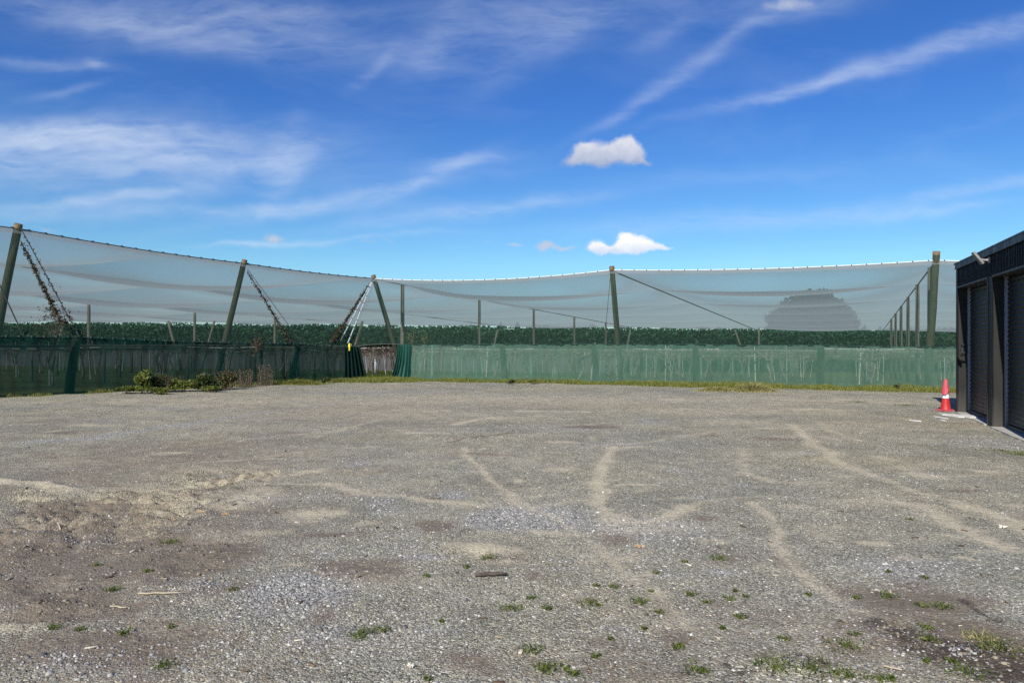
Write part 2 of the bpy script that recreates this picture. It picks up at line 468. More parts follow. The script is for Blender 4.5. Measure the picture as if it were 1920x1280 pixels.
    for pth in ([(358,892),(330,965)], [(302,925),(262,1003)], [(0,1008),(130,968),(240,930)], [(40,925),(165,990)], [(410,902),(500,888)]):
        pts = [G(*p) for p in pth]; a0, a1 = pts[0], pts[-1]; dv_ = norm(a1 - a0)
        dd = seg_dist(x, y, pts); ss_ = (x - a0[0]) * dv_[0] + (y - a0[1]) * dv_[1]
        relief += .06 * np.clip(np.sin(ss_ * 2 * math.pi / .20 + 2.2 * (fbm(x * 3, y * 3, 15) - .5)), -.3, 1) * sstep(.26, .16, dd) * sstep(.25, .42, fbm(x * 2.2, y * 2.2, 19)) - .015 * sstep(.3, .2, dd)
    # tyre lugs pressed across the soft corner
    ang = math.radians(28); tx = x * math.cos(ang) + y * math.sin(ang); ty = -x * math.sin(ang) + y * math.cos(ang)
    lug = np.clip(np.sin(tx * 2 * math.pi / 0.17 + 3.0 * (fbm(x * 1.3, y * 1.3, 5) - .5)) , -0.2, 1) * sstep(.45, .6, fbm(ty * 1.6, tx * .25, 61))
    relief += lump * (0.12 * (fbm(x * 5, y * 5, 51, 3) - 0.5) + 0.07 * (fbm(x * 10, y * 10, 53, 2) - 0.5) + 0.008 * lug + 0.07 * (fbm(x * 1.6, y * 2.2, 55) - .5))
    ridge = np.exp(-(seg_dist(jx, jy, [G(0, 905), G(80, 908), G(160, 930), G(330, 948)]) / 0.14)**2)
    relief += 0.05 * ridge * (0.4 + fbm(x * 4, y * 4, 77))
    relief += 0.05 * np.exp(-(((jx - G(905,1028)[0]) / .33)**2 + ((jy - G(905,1028)[1]) / .2)**2))
    z = z + np.where(yard, relief, 0)
    ny, nx = X.shape
    idx = np.arange(nx * ny).reshape(ny, nx)
    f = np.stack([idx[:-1,:-1], idx[:-1,1:], idx[1:,1:], idx[1:,:-1]], -1).reshape(-1, 4)
    # material
    m, n = material('gravel yard')
    P = n.pos()
    big = n.noise(P, 0.28, 6, 0.62); mid = n.noise(P, 2.2, 5, 0.65); fine = n.noise(P, 14.0, 4, 0.7); speck = n.noise(P, 48.0, 3, 0.7)
    va = n.voronoi(P, 70.0); vb = n.voronoi(P, 38.0); vc = n.voronoi(P, 150.0)
    def sepv(c):
        s = n.node('ShaderNodeSeparateColor'); n.L.new(c, s.inputs[0]); return s.outputs
    ca = sepv(va.outputs['Color']); cb = sepv(vb.outputs['Color']); cc = sepv(vc.outputs['Color'])
    stone = n.ramp(ca[0], [(0, (0.035, 0.035, 0.034)), (0.3, (0.16, 0.158, 0.152)), (0.7, (0.29, 0.287, 0.28)), (1, (0.60, 0.59, 0.56))])  # darkest stones stand in for shade in the crevices
    stone2 = n.ramp(cc[1], [(0, (0.05, 0.048, 0.045)), (0.45, (0.20, 0.19, 0.175)), (0.85, (0.33, 0.32, 0.29)), (1, (0.62, 0.59, 0.53))])
    stone3 = n.ramp(cb[2], [(0, (0.10, 0.097, 0.09)), (0.4, (0.40, 0.385, 0.35)), (1, (0.78, 0.76, 0.69))])
    base = n.mix(n.mapr(fine, .35, .65), stone, stone2)
    warm = n.mix(1.0, n.mix(1.0, base, (1.55, 1.495, 1.20), 'MULTIPLY'), n.ramp(big, [(0.3, (0.80, 0.83, 0.88)), (0.5, (0.98, 0.97, 0.95)), (0.7, (1.12, 1.06, 0.94))]), 'MULTIPLY')
    vm = n.mapr(n.noise(P, .9, 5, .6), .3, .7, .80, 1.16); vm2 = n.mapr(n.noise(n.mapping(P, rot=(0, 0, .5), scale=(1, .6, 1)), 3.4, 5, .65), .3, .7, .84, 1.12)
    vmc = n.node('ShaderNodeCombineColor'); vmv = n.math('MULTIPLY', vm, vm2)
    for i_ in range(3): n.L.new(vmv, vmc.inputs[i_])
    warm = n.mix(1.0, warm, vmc.outputs[0], 'MULTIPLY')
    palef = n.mapr(n.math('ADD', n.attr('pale'), n.math('MULTIPLY', n.math('SUBTRACT', mid, .5), .9)), .25, .75)
    warm = n.mix(n.math('MULTIPLY', palef, .85), warm, n.mix(.35, stone3, stone2))
    def mask(name, lo, hi, k1=.9, k2=.7):
        s = n.math('ADD', n.attr(name), n.math('MULTIPLY', n.math('SUBTRACT', mid, .5), k1))
        s = n.math('ADD', s, n.math('MULTIPLY', n.math('SUBTRACT', fine, .5), k2))
        s = n.math('ADD', s, n.math('MULTIPLY', n.math('SUBTRACT', speck, .5), .9))
        return n.mapr(s, lo, hi, smooth=True)
    brownf = mask('brown', .12, .60)
    soil = n.mix(n.mapr(fine, .3, .7), (0.12, 0.09, 0.062), (0.25, 0.195, 0.14))
    soil = n.mix(n.mapr(cc[0], .78, .95, 0, .6), soil, stone2)
    c1 = n.mix(n.math('MULTIPLY', brownf, .85), warm, soil)
    # loose scatter of tan fines everywhere, weak
    scat = n.mapr(n.math('ADD', n.noise(n.mapping(P, scale=(.5, 1.1, 1)), 1.1, 6, .7), n.math('MULTIPLY', n.math('SUBTRACT', fine, .5), .35)), .55, .74, 0, .6)
    brk = n.noise(n.mapping(P, rot=(0, 0, .4), scale=(1, .55, 1)), 6.5, 5, .7)
    tq = n.math('ADD', n.math('ADD', n.attr('tan'), n.math('MULTIPLY', n.math('SUBTRACT', brk, .5), 1.5)), n.math('ADD', n.math('MULTIPLY', n.math('SUBTRACT', mid, .5), .8), n.math('MULTIPLY', n.math('SUBTRACT', speck, .5), 1.0)))
    tq = n.math('MULTIPLY', n.mapr(tq, .16, .80), n.mapr(n.attr('tan'), .0, .18))
    tanf = n.math('MAXIMUM', tq, scat)
    sand = n.mix(n.mapr(fine, .3, .7), (0.48, 0.41, 0.265), (0.72, 0.625, 0.43))
    sand = n.mix(n.mapr(cc[2], .7, .95, 0, .8), sand, stone)
    c2 = n.mix(n.math('MULTIPLY', tanf, .85), c1, sand)
    darkf = mask('dark', .35, 1.0, .8, 1.2)
    c3 = n.mix(n.math('MULTIPLY', darkf, .85), c2, n.mix(cc[0], (0.022, 0.018, 0.015), (0.07, 0.055, 0.045)))
    gr = n.ramp(n.noise(P, 5.0, 5, .7), [(0.25, (0.05, 0.06, 0.018)), (0.5, (0.13, 0.14, 0.035)), (0.7, (0.22, 0.19, 0.08))])
    gm = n.mapr(n.math('ADD', n.attr('grass'), n.math('MULTIPLY', n.math('SUBTRACT', n.noise(P, 3.5, 4, .7), .5), .7)), .35, .75)
    c4 = n.mix(gm, c3, gr)
    # relief
    h = n.math('ADD', n.math('MULTIPLY', n.math('SUBTRACT', .6, va.outputs['Distance']), 1.0), n.math('MULTIPLY', n.math('SUBTRACT', .6, vc.outputs['Distance']), .5))
    h = n.math('ADD', h, n.math('MULTIPLY', n.math('MULTIPLY', ca[1], .8), 1.0))
    h = n.math('ADD', h, n.math('MULTIPLY', n.math('MULTIPLY', n.math('SUBTRACT', .6, vb.outputs['Distance']), 1.8), palef))
    soft = n.math('SUBTRACT', 1.0, n.math('MULTIPLY', n.math('MAXIMUM', tanf, brownf), .55))
    h = n.math('MULTIPLY', h, soft)
    h = n.math('ADD', h, n.math('ADD', n.math('MULTIPLY', fine, 2.2), n.math('MULTIPLY', speck, 1.0)))
    nr = n.bump(h, 1.0, 0.011)
    n.out(n.principled(c4, 0.95, 0, nr, 0.15))
    o = mesh_np('ground', np.stack([x, y, z], 1), f, m, None, True, {'tan': tan, 'brown': brown, 'dark': dark, 'pale': pale, 'grass': grass})
    tag(o, kind='structure')
    return (xs, ys, z.reshape(ny, nx), pale.reshape(ny, nx), brown.reshape(ny, nx), tan.reshape(ny, nx), grass.reshape(ny, nx), lump.reshape(ny, nx))

GR = build_ground()
def sample(k, x, y):
    xs, ys = GR[0], GR[1]; A = GR[k]
    i = np.clip(np.searchsorted(xs, x) - 1, 0, len(xs) - 2); j = np.clip(np.searchsorted(ys, y) - 1, 0, len(ys) - 2)
    fx = (x - xs[i]) / (xs[i+1] - xs[i]); fy = (y - ys[j]) / (ys[j+1] - ys[j])
    return (A[j,i]*(1-fx)+A[j,i+1]*fx)*(1-fy) + (A[j+1,i]*(1-fx)+A[j+1,i+1]*fx)*fy
def gz(x, y): return float(sample(2, np.array([x]), np.array([y]))[0])

# loose stones lying on the yard
def build_gravel():
    N = 230000
    # more stones close by, where they can be told apart
    d = 3.3 + (16.0 - 3.3) * RNG.random(N)**1.35
    x = (RNG.random(N) * 2 - 1) * (d * 0.78 + 0.4); y = d
    pl = sample(3, x, y); br = sample(4, x, y); tn = sample(5, x, y)
    clump = fbm(x * 1.4, y * 1.4, 91)
    keep = RNG.random(N) < np.clip(0.28 + 1.0 * pl + 0.9 * (clump - 0.5) - 0.25 * br - 0.25 * tn, 0.04, 1)
    x, y, pl = x[keep], y[keep], pl[keep]; n = len(x)
    s = (0.0035 + 0.0070 * RNG.random(n)**2.0) * (1 + 0.45 * pl)
    s *= np.where(RNG.random(n) < 0.012, 1.8, 1.0)
    base = np.array([[1,0,0],[-1,0,0],[0,1,0],[0,-1,0],[0,0,1],[0,0,-1],[.62,.62,.5],[-.62,.62,.5],[-.62,-.62,.5],[.62,-.62,.5]])[:10]
    octv = np.array([[1,0,0],[0,1,0],[-1,0,0],[0,-1,0],[.5,.5,.75],[-.5,.5,.75],[-.5,-.5,.75],[.5,-.5,.75]], float)
    fq = np.array([[4,5,6],[4,6,7],[0,1,4],[1,5,4],[1,2,5],[2,6,5],[2,3,6],[3,7,6],[3,0,7],[0,4,7]])
    th = RNG.random(n) * 6.283
    V = octv[None] * (1 + 0.35 * RNG.normal(size=(n, 8, 3)) * 0.6)
    V = V * np.stack([s * RNG.uniform(.8, 1.5, n), s * RNG.uniform(.7, 1.1, n), s * RNG.uniform(.5, 1.0, n)], 1)[:, None, :]
    c, sn = np.cos(th)[:, None], np.sin(th)[:, None]
    vx = V[..., 0] * c - V[..., 1] * sn; vy = V[..., 0] * sn + V[..., 1] * c
    zz = sample(2, x, y)
    verts = np.stack([vx + x[:, None], vy + y[:, None], V[..., 2] + zz[:, None] - 0.001], -1).reshape(-1, 3)
    faces = (fq[None] + 8 * np.arange(n)[:, None, None]).reshape(-1, 3)
    m, nn = material('loose stones')
    col = nn.ramp(nn.island(), [(0, (0.11, 0.108, 0.10)), (0.4, (0.23, 0.225, 0.21)), (0.75, (0.36, 0.35, 0.325)), (0.93, (0.44, 0.41, 0.35)), (1, (0.66, 0.64, 0.59))])
    nn.out(nn.principled(col, 0.9, 0, None, 0.2))
    tag(mesh_np('gravel', verts, faces, m), 'loose grey gravel stones scattered over the yard', 'gravel', kind='stuff')
build_gravel()

def build_clods():
    N = 60000
    d = 3.4 + 9.5 * RNG.random(N)**1.2
    x = (RNG.random(N) * 2 - 1) * (d * 0.75); y = d
    lp = sample(7, x, y) * .8 + .35 * sample(4, x, y)
    keep = RNG.random(N) < np.clip(lp - .25, 0, .6) * np.clip(2.4 * fbm(x * 2.2, y * 2.2, 71) - .75, 0, 1)
    x, y = x[keep], y[keep]; n = len(x)
    s = 0.005 + 0.014 * RNG.random(n)**3
    octv = np.array([[1,0,0],[0,1,0],[-1,0,0],[0,-1,0],[.5,.5,.75],[-.5,.5,.75],[-.5,-.5,.75],[.5,-.5,.75]], float)
    fq = np.array([[4,5,6],[4,6,7],[0,1,4],[1,5,4],[1,2,5],[2,6,5],[2,3,6],[3,7,6],[3,0,7],[0,4,7]])
    V = octv[None] * (1 + 0.25 * RNG.normal(size=(n, 8, 3)))
    V = V * np.stack([s * RNG.uniform(.8, 1.6, n), s * RNG.uniform(.7, 1.2, n), s * RNG.uniform(.6, 1.1, n)], 1)[:, None, :]
    th = RNG.random(n) * 6.283; c, sn = np.cos(th)[:, None], np.sin(th)[:, None]
    verts = np.stack([V[..., 0]*c - V[..., 1]*sn + x[:, None], V[..., 0]*sn + V[..., 1]*c + y[:, None], V[..., 2] + sample(2, x, y)[:, None] - .002], -1).reshape(-1, 3)
    faces = (fq[None] + 8 * np.arange(n)[:, None, None]).reshape(-1, 3)
    m, nn = material('soil clods')
    col = nn.ramp(nn.island(), [(0, (0.10, 0.08, 0.055)), (0.6, (0.2, 0.165, 0.115)), (1, (0.33, 0.28, 0.2))])
    nn.out(nn.principled(col, 0.95, 0, None, 0.1))
    tag(mesh_np('dirt', verts, faces, m), 'crumbled brown soil clods over the churned ground', 'soil', kind='stuff')
build_clods()

# pale chips of wood and bark flakes
def build_chips():
    n = 620
    d = 3.4 + 17 * RNG.random(n)**1.5
    x = (RNG.random(n) * 2 - 1) * (d * 0.75); y = d
    zz = sample(2, x, y)
    th = RNG.random(n) * 6.283; L = 0.010 + 0.030 * RNG.random(n)**2.2; W = L * RNG.uniform(.12, .35, n); H = 0.004 + 0.003 * RNG.random(n)
    cube = np.array([[-1,-1,0],[1,-1,0],[1,1,0],[-1,1,0],[-.9,-.9,1],[.9,-.9,1],[.9,.9,1],[-.9,.9,1]], float)
    V = cube[None] * np.stack([L, W, H], 1)[:, None]
    V[..., 2] += V[..., 0] * RNG.uniform(-.15, .15, n)[:, None]
    c, s = np.cos(th)[:, None], np.sin(th)[:, None]
    verts = np.stack([V[..., 0]*c - V[..., 1]*s + x[:, None], V[..., 0]*s + V[..., 1]*c + y[:, None], V[..., 2] + zz[:, None] + .004], -1).reshape(-1, 3)
    fq = np.array([[4,5,6,7],[0,1,5,4],[1,2,6,5],[2,3,7,6],[3,0,4,7],[3,2,1,0]])
    faces = (fq[None] + 8 * np.arange(n)[:, None, None]).reshape(-1, 4)
    m, nn = material('wood chips')
    col = nn.ramp(nn.island(), [(0, (0.07, 0.05, 0.035)), (0.35, (0.2, 0.14, 0.085)), (0.65, (0.42, 0.35, 0.25)), (1, (0.7, 0.64, 0.52))])
    nn.out(nn.principled(col, 0.85, 0, None, 0.2))
    tag(mesh_np('wood_litter', verts, faces, m), 'pale wood chips and bark flakes strewn over the gravel', 'litter', kind='stuff')
build_chips()

# ------------------------------------------------------------------ blades of grass
def blades(px, py, pz, h, w, lean=0.45, rng=RNG):
    n = len(px)
    th = rng.random(n) * 6.283; l = rng.normal(size=(n, 2)) * lean * h[:, None]
    dx = np.cos(th) * w; dy = np.sin(th) * w
    b0 = np.stack([px - dx, py - dy, pz], 1); b1 = np.stack([px + dx, py + dy, pz], 1)
    mx = px + l[:, 0] * .4; my = py + l[:, 1] * .4
    m0 = np.stack([mx - dx * .7, my - dy * .7, pz + h * .6], 1); m1 = np.stack([mx + dx * .7, my + dy * .7, pz + h * .6], 1)
    tp = np.stack([px + l[:, 0], py + l[:, 1], pz + h], 1)
    v = np.stack([b0, b1, m1, m0, tp], 1).reshape(-1, 3)
    o = 5 * np.arange(n)[:, None]
    f = np.concatenate([o + np.array([[0, 1, 2]]), o + np.array([[0, 2, 3]]), o + np.array([[3, 2, 4]])])
    return v, f

def build_verge():
    pts = []
    n = 110000
    s = RNG.random(n) * 27 - 0.5; off = -RNG.random(n)**1.2 * 2.6
    p = RA0[None] + rdir[None] * s[:, None] - rin[None] * (-off[:, None]) * 1.0
    pts.append(p)
    n = 26000
    s = RNG.random(n) * 24 - 9; off = RNG.random(n)**1.2 * 1.6
    pts.append(LA0[None] + ldir[None] * s[:, None] - lin[None] * off[:, None])
    n = 14000
    pts.append(np.stack([-6.4 + RNG.normal(size=n) * 1.9, 34.0 + RNG.normal(size=n) * 1.0], 1))
    p = np.concatenate(pts); x, y = p[:, 0], p[:, 1]
    g = sample(6, x, y) + (fbm(x * 2, y * 2, 17) - .5) * .7
    insd = np.maximum(w_left(x, y) + 2.0, w_right(x, y) + 1.9)
    g = g - .5 * sstep(-12.5, -15.5, x)
    k = (g > 0.5) & (insd < 0.35) & (y < 37)
    x, y = x[k], y[k]; g = g[k]
    h = (0.04 + 0.12 * RNG.random(len(x)) * fbm(x * .8, y * .8, 8) * 2) * np.clip(g * 1.3, .4, 1.3)
    v, f = blades(x, y, sample(2, x, y) - .005, h, np.full(len(x), .007))
    tag(mesh_np('verge_grass', v, f, M['grass']), 'yellow green grass verge along the foot of the cloth walls', 'grass', kind='stuff')
    # grass between the vines, seen through the gateway
    n = 26000
    x = RNG.random(n) * 16 - 12; y = 35.5 + RNG.random(n) * 26
    k = np.maximum(w_left(x, y), w_right(x, y)) > -1.6
    x, y = x[k], y[k]
    v, f = blades(x, y, sample(2, x, y) - .005, 0.05 + .1 * RNG.random(len(x)), np.full(len(x), .011))
    tag(mesh_np('orchard_grass', v, f, M['grass_in']), 'mown grass under the vines inside the netted orchard', 'grass', kind='stuff')
build_verge()

# ------------------------------------------------------------------ plants
def clump_leaves(n, rx, ry, h, size, rng=RNG, base=0.0, lobes=6):
    cs = []
    for _ in range(lobes):
        c = np.array([rng.uniform(-.6, .6) * rx, rng.uniform(-.6, .6) * ry, base + rng.uniform(.3, .75) * h])
        r = np.array([rx, ry, h * .5]) * rng.uniform(.3, .55)
        q = rng.normal(size=(n // lobes, 3)); q /= np.linalg.norm(q, axis=1, keepdims=True)
        cs.append(c + q * r * rng.random((n // lobes, 1))**.4)
    c = np.concatenate(cs); c[:, 2] = np.clip(c[:, 2], .02, None)
    return leaves(c, size, 0.5, .5, rng)

def bush(name, px, py, rx, ry, h, label, mat, size=.05, n=900, stems=8, group=None, stemmat=None):
    p = G(px, py)
    root = empty(name, (p[0], p[1], gz(*p)))
    tag(root, label, 'bush', group)
    v, f = clump_leaves(n, rx, ry, h, size)
    mesh_np('foliage', v, f, M[mat], root)
    mb = MB()
    for _ in range(stems):
        a = random.uniform(0, 6.28); r = random.random()
        tip = np.array([math.cos(a) * rx * .7 * r, math.sin(a) * ry * .7 * r, h * random.uniform(.6, 1.1)])
        mid = tip * .5 + np.array([0, 0, .05]); mb.tube([(tip[0]*.3, tip[1]*.3, -.02), mid, tip], [.008, .006, .003], 4)
    mb.build('stem', stemmat or M['cane'], root)
    return root

bg = 'scrub along the dark cloth wall'
bush('leafy_weed', 236, 738, .7, .3, .28, 'low green weed at the left end of the scrub by the dark cloth wall', 'weed', .055, 700, 6, bg)
bush('leafy_weed', 267, 737, .3, .25, .85, 'tall light green leafy weed standing up among the scrub on the left', 'weed', .06, 900, 9, bg)
bush('bramble_bush', 312, 735, .75, .42, .70, 'dense green bramble bush just right of the tall light weed', 'weed_dark', .055, 2000, 14, bg)
bush('bramble_bush', 345, 734, .7, .38, .55, 'low spreading bramble bush between the dense one and the darker one', 'weed', .05, 1300, 10, bg)
bush('bramble_bush', 382, 733, .8, .42, .74, 'darker bramble bush in the middle of the scrub below the leaning post', 'weed_dark', .05, 2000, 16, bg)
bush('bramble_bush', 422, 730, .7, .4, .72, 'brown tinged bramble bush with bare twigs poking out', 'bramble_brown', .045, 1300, 40, bg)
bush('leafy_weed', 300, 739, .55, .26, .25, 'low weed with bright green leaves in front of the dense bramble', 'weed', .05, 600, 5, bg)
bush('leafy_weed', 402, 735, .55, .26, .24, 'low weed with bright green leaves in front of the darker bramble', 'weed', .05, 550, 5, bg)
bush('leafy_weed', 610, 719, .35, .25, .32, 'dark green weed near the foot of the gateway anchor post', 'weed_dark', .05, 350, 4, bg)
bush('leafy_weed', 958, 721, .28, .2, .24, 'small dark weed against the pale cloth wall left of the brown one', 'weed_dark', .04, 220, 3)
bush('leafy_weed', 998, 720, .2, .18, .24, 'small yellowish brown weed against the pale cloth wall', 'weed', .04, 200, 3)
bush('leafy_weed', 1682, 733, .12, .12, .32, 'thin dark weed against the cloth wall near the orange cone', 'weed_dark', .03, 90, 4)

def stalks(px, py, rx, h, label, n=60):
    p = G(px, py); root = empty('dry_stalk_clump', (p[0], p[1], gz(*p)))
    tag(root, label, 'dry weeds', bg)
    mb = MB()
    for _ in range(n):
        x = random.uniform(-rx, rx); y = random.uniform(-.2, .2); hh = h * random.uniform(.5, 1.05)
        lx = random.uniform(-.15, .15)
        mb.tube([(x, y, 0), (x + lx * .4, y, hh * .5), (x + lx, y + random.uniform(-.1, .1), hh)], [.007, .006, .003], 4)
    mb.build('stalk', M['dry_stem'], root)
    n2 = 350
    c = np.stack([RNG.uniform(-rx, rx, n2), RNG.uniform(-.2, .2, n2), RNG.random(n2)**1.3 * h], 1)
    v, f = leaves(c, .028); mesh_np('foliage', v, f, M['dry_stem'], root)
stalks(458, 726, .35, .72, 'clump of dry brown stalks right of the bramble bushes', 50)
stalks(497, 723, .30, .85, 'clump of dry reddish stalks nearest the gateway', 40)

def mound(px, py, rx, ry, h, label, mat='straw', n=2600):
    p = G(px, py); root = empty('grass_tussock', (p[0], p[1], gz(*p)))
    tag(root, label, 'tussock')
    x = RNG.normal(size=n) * rx * .5; y = RNG.normal(size=n) * ry * .5
    hh = h * np.exp(-((x / rx)**2 + (y / ry)**2) * 1.2) * RNG.uniform(.4, 1.1, n) + .02
    v, f = blades(x, y, np.zeros(n), hh, np.full(n, .009), .8)
    mesh_np('foliage', v, f, M[mat], root)
mound(1412, 733, .75, .4, .34, 'pale straw coloured grass tussock at the foot of the pale cloth wall')
mound(1345, 733, .7, .3, .16, 'low yellow grass tussock left of the straw coloured one')
mound(560, 721, 1.0, .35, .25, 'long pale grass growing against the dark cloth wall', 'grass')
mound(640, 716, .9, .35, .2, 'short pale grass growing beside the gateway', 'grass')

def tuft(px, py, r, h, mat='weed'):
    p = G(px, py)
    root = empty('weed_tuft', (p[0], p[1], gz(*p)))
    n = int(18 + r * 380)
    a = RNG.random(n) * 6.283; rr = r * (RNG.random(n)**.9) * (.45 + .9 * fbm(a * 1.3, a * 0 + px, 3, 2))
    x = np.cos(a) * rr; y = np.sin(a) * rr
    v, f = blades(x, y, np.zeros(n), h * RNG.uniform(.3, 1, n), np.full(n, .0035), 1.1)
    mesh_np('foliage', v, f, M[mat], root)
    nl = int(14 + r * 260)
    a = RNG.random(nl) * 6.283; rr = r * 1.1 * RNG.random(nl)**.6
    c = np.stack([np.cos(a) * rr, np.sin(a) * rr, .008 + RNG.random(nl) * h * .5], 1)
    v, f = leaves(c, .011, 1.2, .45); mesh_np('foliage', v, f, M[mat], root)
    return root
TUFTS = [(916,1045,.07,.05,'small green tuft below the tan sand patch'),
 (958,1138,.09,.06,'round tuft alone left of the middle foreground weeds'),(1105,1130,.12,.05,'flat spreading weed in the middle foreground'),
 (676,1192,.09,.09,'upright tuft left of the middle foreground'),(714,1180,.07,.05,'small tuft just right of the upright one on the left'),
 (1295,1110,.06,.04,None),(1285,1052,.05,.04,None),(1348,1046,.08,.05,'tuft on the grey gravel right of centre, above the others'),(1200,1126,.08,.05,'flat weed just right of the spreading weed'),
 (1122,1098,.05,.03,None),(1152,1098,.05,.03,None),(998,1120,.05,.03,None),(1025,1138,.05,.03,None),(996,1217,.09,.05,None),(1025,1252,.09,.08,'dark tuft at the lower edge near the middle'),(1075,1258,.05,.05,None),
 (1368,1120,.05,.04,None),(1388,1152,.06,.04,None),(1605,1120,.05,.03,None),(1665,1118,.08,.08,'upright tuft at the left of the brown soil on the right'),(1730,1138,.06,.05,None),(1772,1140,.08,.07,'twin leaved tuft in the middle of the brown soil on the right'),
 (1735,1182,.06,.04,None),(1590,1212,.13,.05,'wide low tuft left of the dark stains'),(1835,1200,.11,.09,'yellowing tuft near the right edge'),(1740,1205,.08,.05,None),(1878,1222,.15,.13,'largest green tuft, near the right edge by the dark stains'),
 (1450,1252,.11,.08,'bright green tuft left of the largest foreground clump'),(1520,1255,.17,.09,'broad bright green clump at the lower edge'),(1590,1268,.08,.06,None),(1810,1265,.12,.06,'leafy weed at the lower right corner'),(1300,1258,.10,.05,None),(1650,1275,.1,.05,None),
 (210,1105,.06,.06,'little tuft on the brown soil at the left'),(320,1015,.1,.05,'thin grass on the brown soil patch at the left'),(275,1075,.05,.03,None),(180,1058,.06,.04,None),(232,1190,.06,.05,None),(305,1250,.09,.05,None),(100,1180,.05,.04,None),
 (1706,975,.05,.03,None),(1735,1082,.05,.04,None),(1880,845,.35,.06,'patch of thin grass in front of the second shutter'),(1915,852,.25,.1,'dense grass at the right edge in front of the shed'),(1608,754,.3,.08,'weedy patch on the track left of the cone'),(1700,760,.35,.08,'weedy patch on the track beside the cone'),
 (1270,1212,.05,.03,None),(1470,1195,.05,.03,None),(1600,1190,.05,.03,None),(875,1062,.04,.03,None),(800,1080,.04,.03,None)]
for _ in range(24):
    q = random.random()
    px = random.gauss(1150, 130) if q < .35 else (random.uniform(1250, 1900) if q < .85 else random.uniform(60, 900)); py = random.uniform(1050, 1275)
    TUFTS.append((px, py, random.uniform(.02, .05), .03, None))
for px, py, r, h, lab in TUFTS:
    t = tuft(px, py, r * (1 if lab else .8), h * .62, 'straw' if lab and 'yellowing' in lab else 'weed')
    tag(t, lab or 'tiny green weed tuft growing through the gravel', 'weed', 'weed tufts in the gravel')

M['twig'] = mat_simple('pale twig', (0.36, 0.29, 0.19), (0.52, 0.44, 0.31), 14, .85)
# sticks and leaves lying on the gravel
def stick(px0, py0, px1, py1, r, label, mat):
    a, b = G(px0, py0), G(px1, py1)
    root = (a + b) / 2
    mb = MB(); pts = []
    for k in range(6):
        t = k / 5; p = a * (1 - t) + b * t
        pts.append((p[0] - root[0] + random.uniform(-.012, .012), p[1] - root[1] + random.uniform(-.01, .01), gz(*p) + r + .004))
    mb.tube(pts, [r * .9, r, r, r * .9, r * .8, r * .5], 6)
    o = mb.build('stick', mat, None, True); o.location = (root[0], root[1], 0)
    tag(o, label, 'stick')
stick(258, 1118, 342, 1116, .007, 'long pale twig lying on the gravel at the left', M['twig'])
stick(205, 1137, 238, 1139, .006, 'short pale twig below the long one at the left', M['twig'])
stick(892, 1079, 948, 1077, .016, 'dark rotten stick lying on the gravel near the middle', M['bark'])
stick(105, 984, 122, 992, .008, 'short pale twig on the churned soil at the left', M['twig'])
stick(1658, 1250, 1692, 1258, .006, 'pale twig beside the broad green clump', M['twig'])
def dead_leaf(px, py, s, label, mat='straw'):
    p = G(px, py)
    mb = MB()
    n = 9; v = [(0, 0, .02)]
    for k in range(n * 2):
        a = math.pi * 2 * k / (n * 2); r = s * (1.0 if k % 2 == 0 else .5) * random.uniform(.7, 1.1)
        v.append((math.cos(a) * r, math.sin(a) * r * .8, .004 + .03 * random.random() * (k % 2 == 0)))
    top = [(x, y, z + .003) for x, y, z in v]; k = len(v)
    fs = [(0, i, i % (2*n) + 1) for i in range(1, 2*n+1)]
    mb.add(top, fs); mb.add(v, [tuple(reversed(q)) for q in fs])
    o = mb.build('dead_leaf', M[mat]); o.location = (p[0], p[1], gz(*p)); tag(o, label, 'leaf')
M['tan_leaf'] = mat_simple('tan leaf', (0.34, 0.22, 0.11), (0.48, 0.34, 0.19), 20, .8)
M['pale_chip'] = mat_simple('pale scrap', (0.6, 0.55, 0.42), (0.72, 0.68, 0.58), 20, .8)
dead_leaf(317, 974, .08, 'curled tan leaf lying on the gravel at the left', 'tan_leaf')
dead_leaf(378, 962, .07, 'smaller tan leaf right of the curled one at the left', 'tan_leaf')
dead_leaf(422, 966, .05, 'flat brown leaf furthest right of the three at the left', 'tan_leaf')
dead_leaf(1200, 1024, .05, 'reddish leaf lying on the grey gravel right of the sand patch', 'tan_leaf')
dead_leaf(1880, 993, .045, 'white scrap lying on the gravel near the right edge', 'pale_chip')
dead_leaf(770, 1254, .022, 'pale wood flake at the lower edge left of the middle', 'pale_chip')

# ------------------------------------------------------------------ tall posts
def post_thing(name, base, top, r0, r1, label, cat='post', group=None, mat='post', cap=0.16):
    base = np.asarray(base, float); top = np.asarray(top, float)
    root = empty(name, base)
    d = top - base; L = np.linalg.norm(d); k = max(0.0, 1 - cap / L)
    mb = MB(); n = 6
    mb.tube([d * t + np.array([random.uniform(-.01, .01), random.uniform(-.01, .01), -0.3 if t == 0 else 0]) for t in np.linspace(0, k, n)], np.linspace(r0, r1, n), 14, True, .02)
    mb.build('shaft', M[mat], root, True)
    if cap > 0:
        m2 = MB(); m2.tube([d * k, d * (k + .3 * (1 - k)), d], [r1 * 1.02, r1 * 1.04, r1 * .97], 14); m2.build('post_top', M['post_top'], root)
    tag(root, label, cat, group)
    return root

def at_pixel_on_line(px, P0, dr):
    k = (px - 960) / F
    s = (k * P0[1] - P0[0]) / (dr[0] - k * dr[1])
    return P0 + dr * s
def top_z(py, Y): return EYE + (640 - py) * Y / F

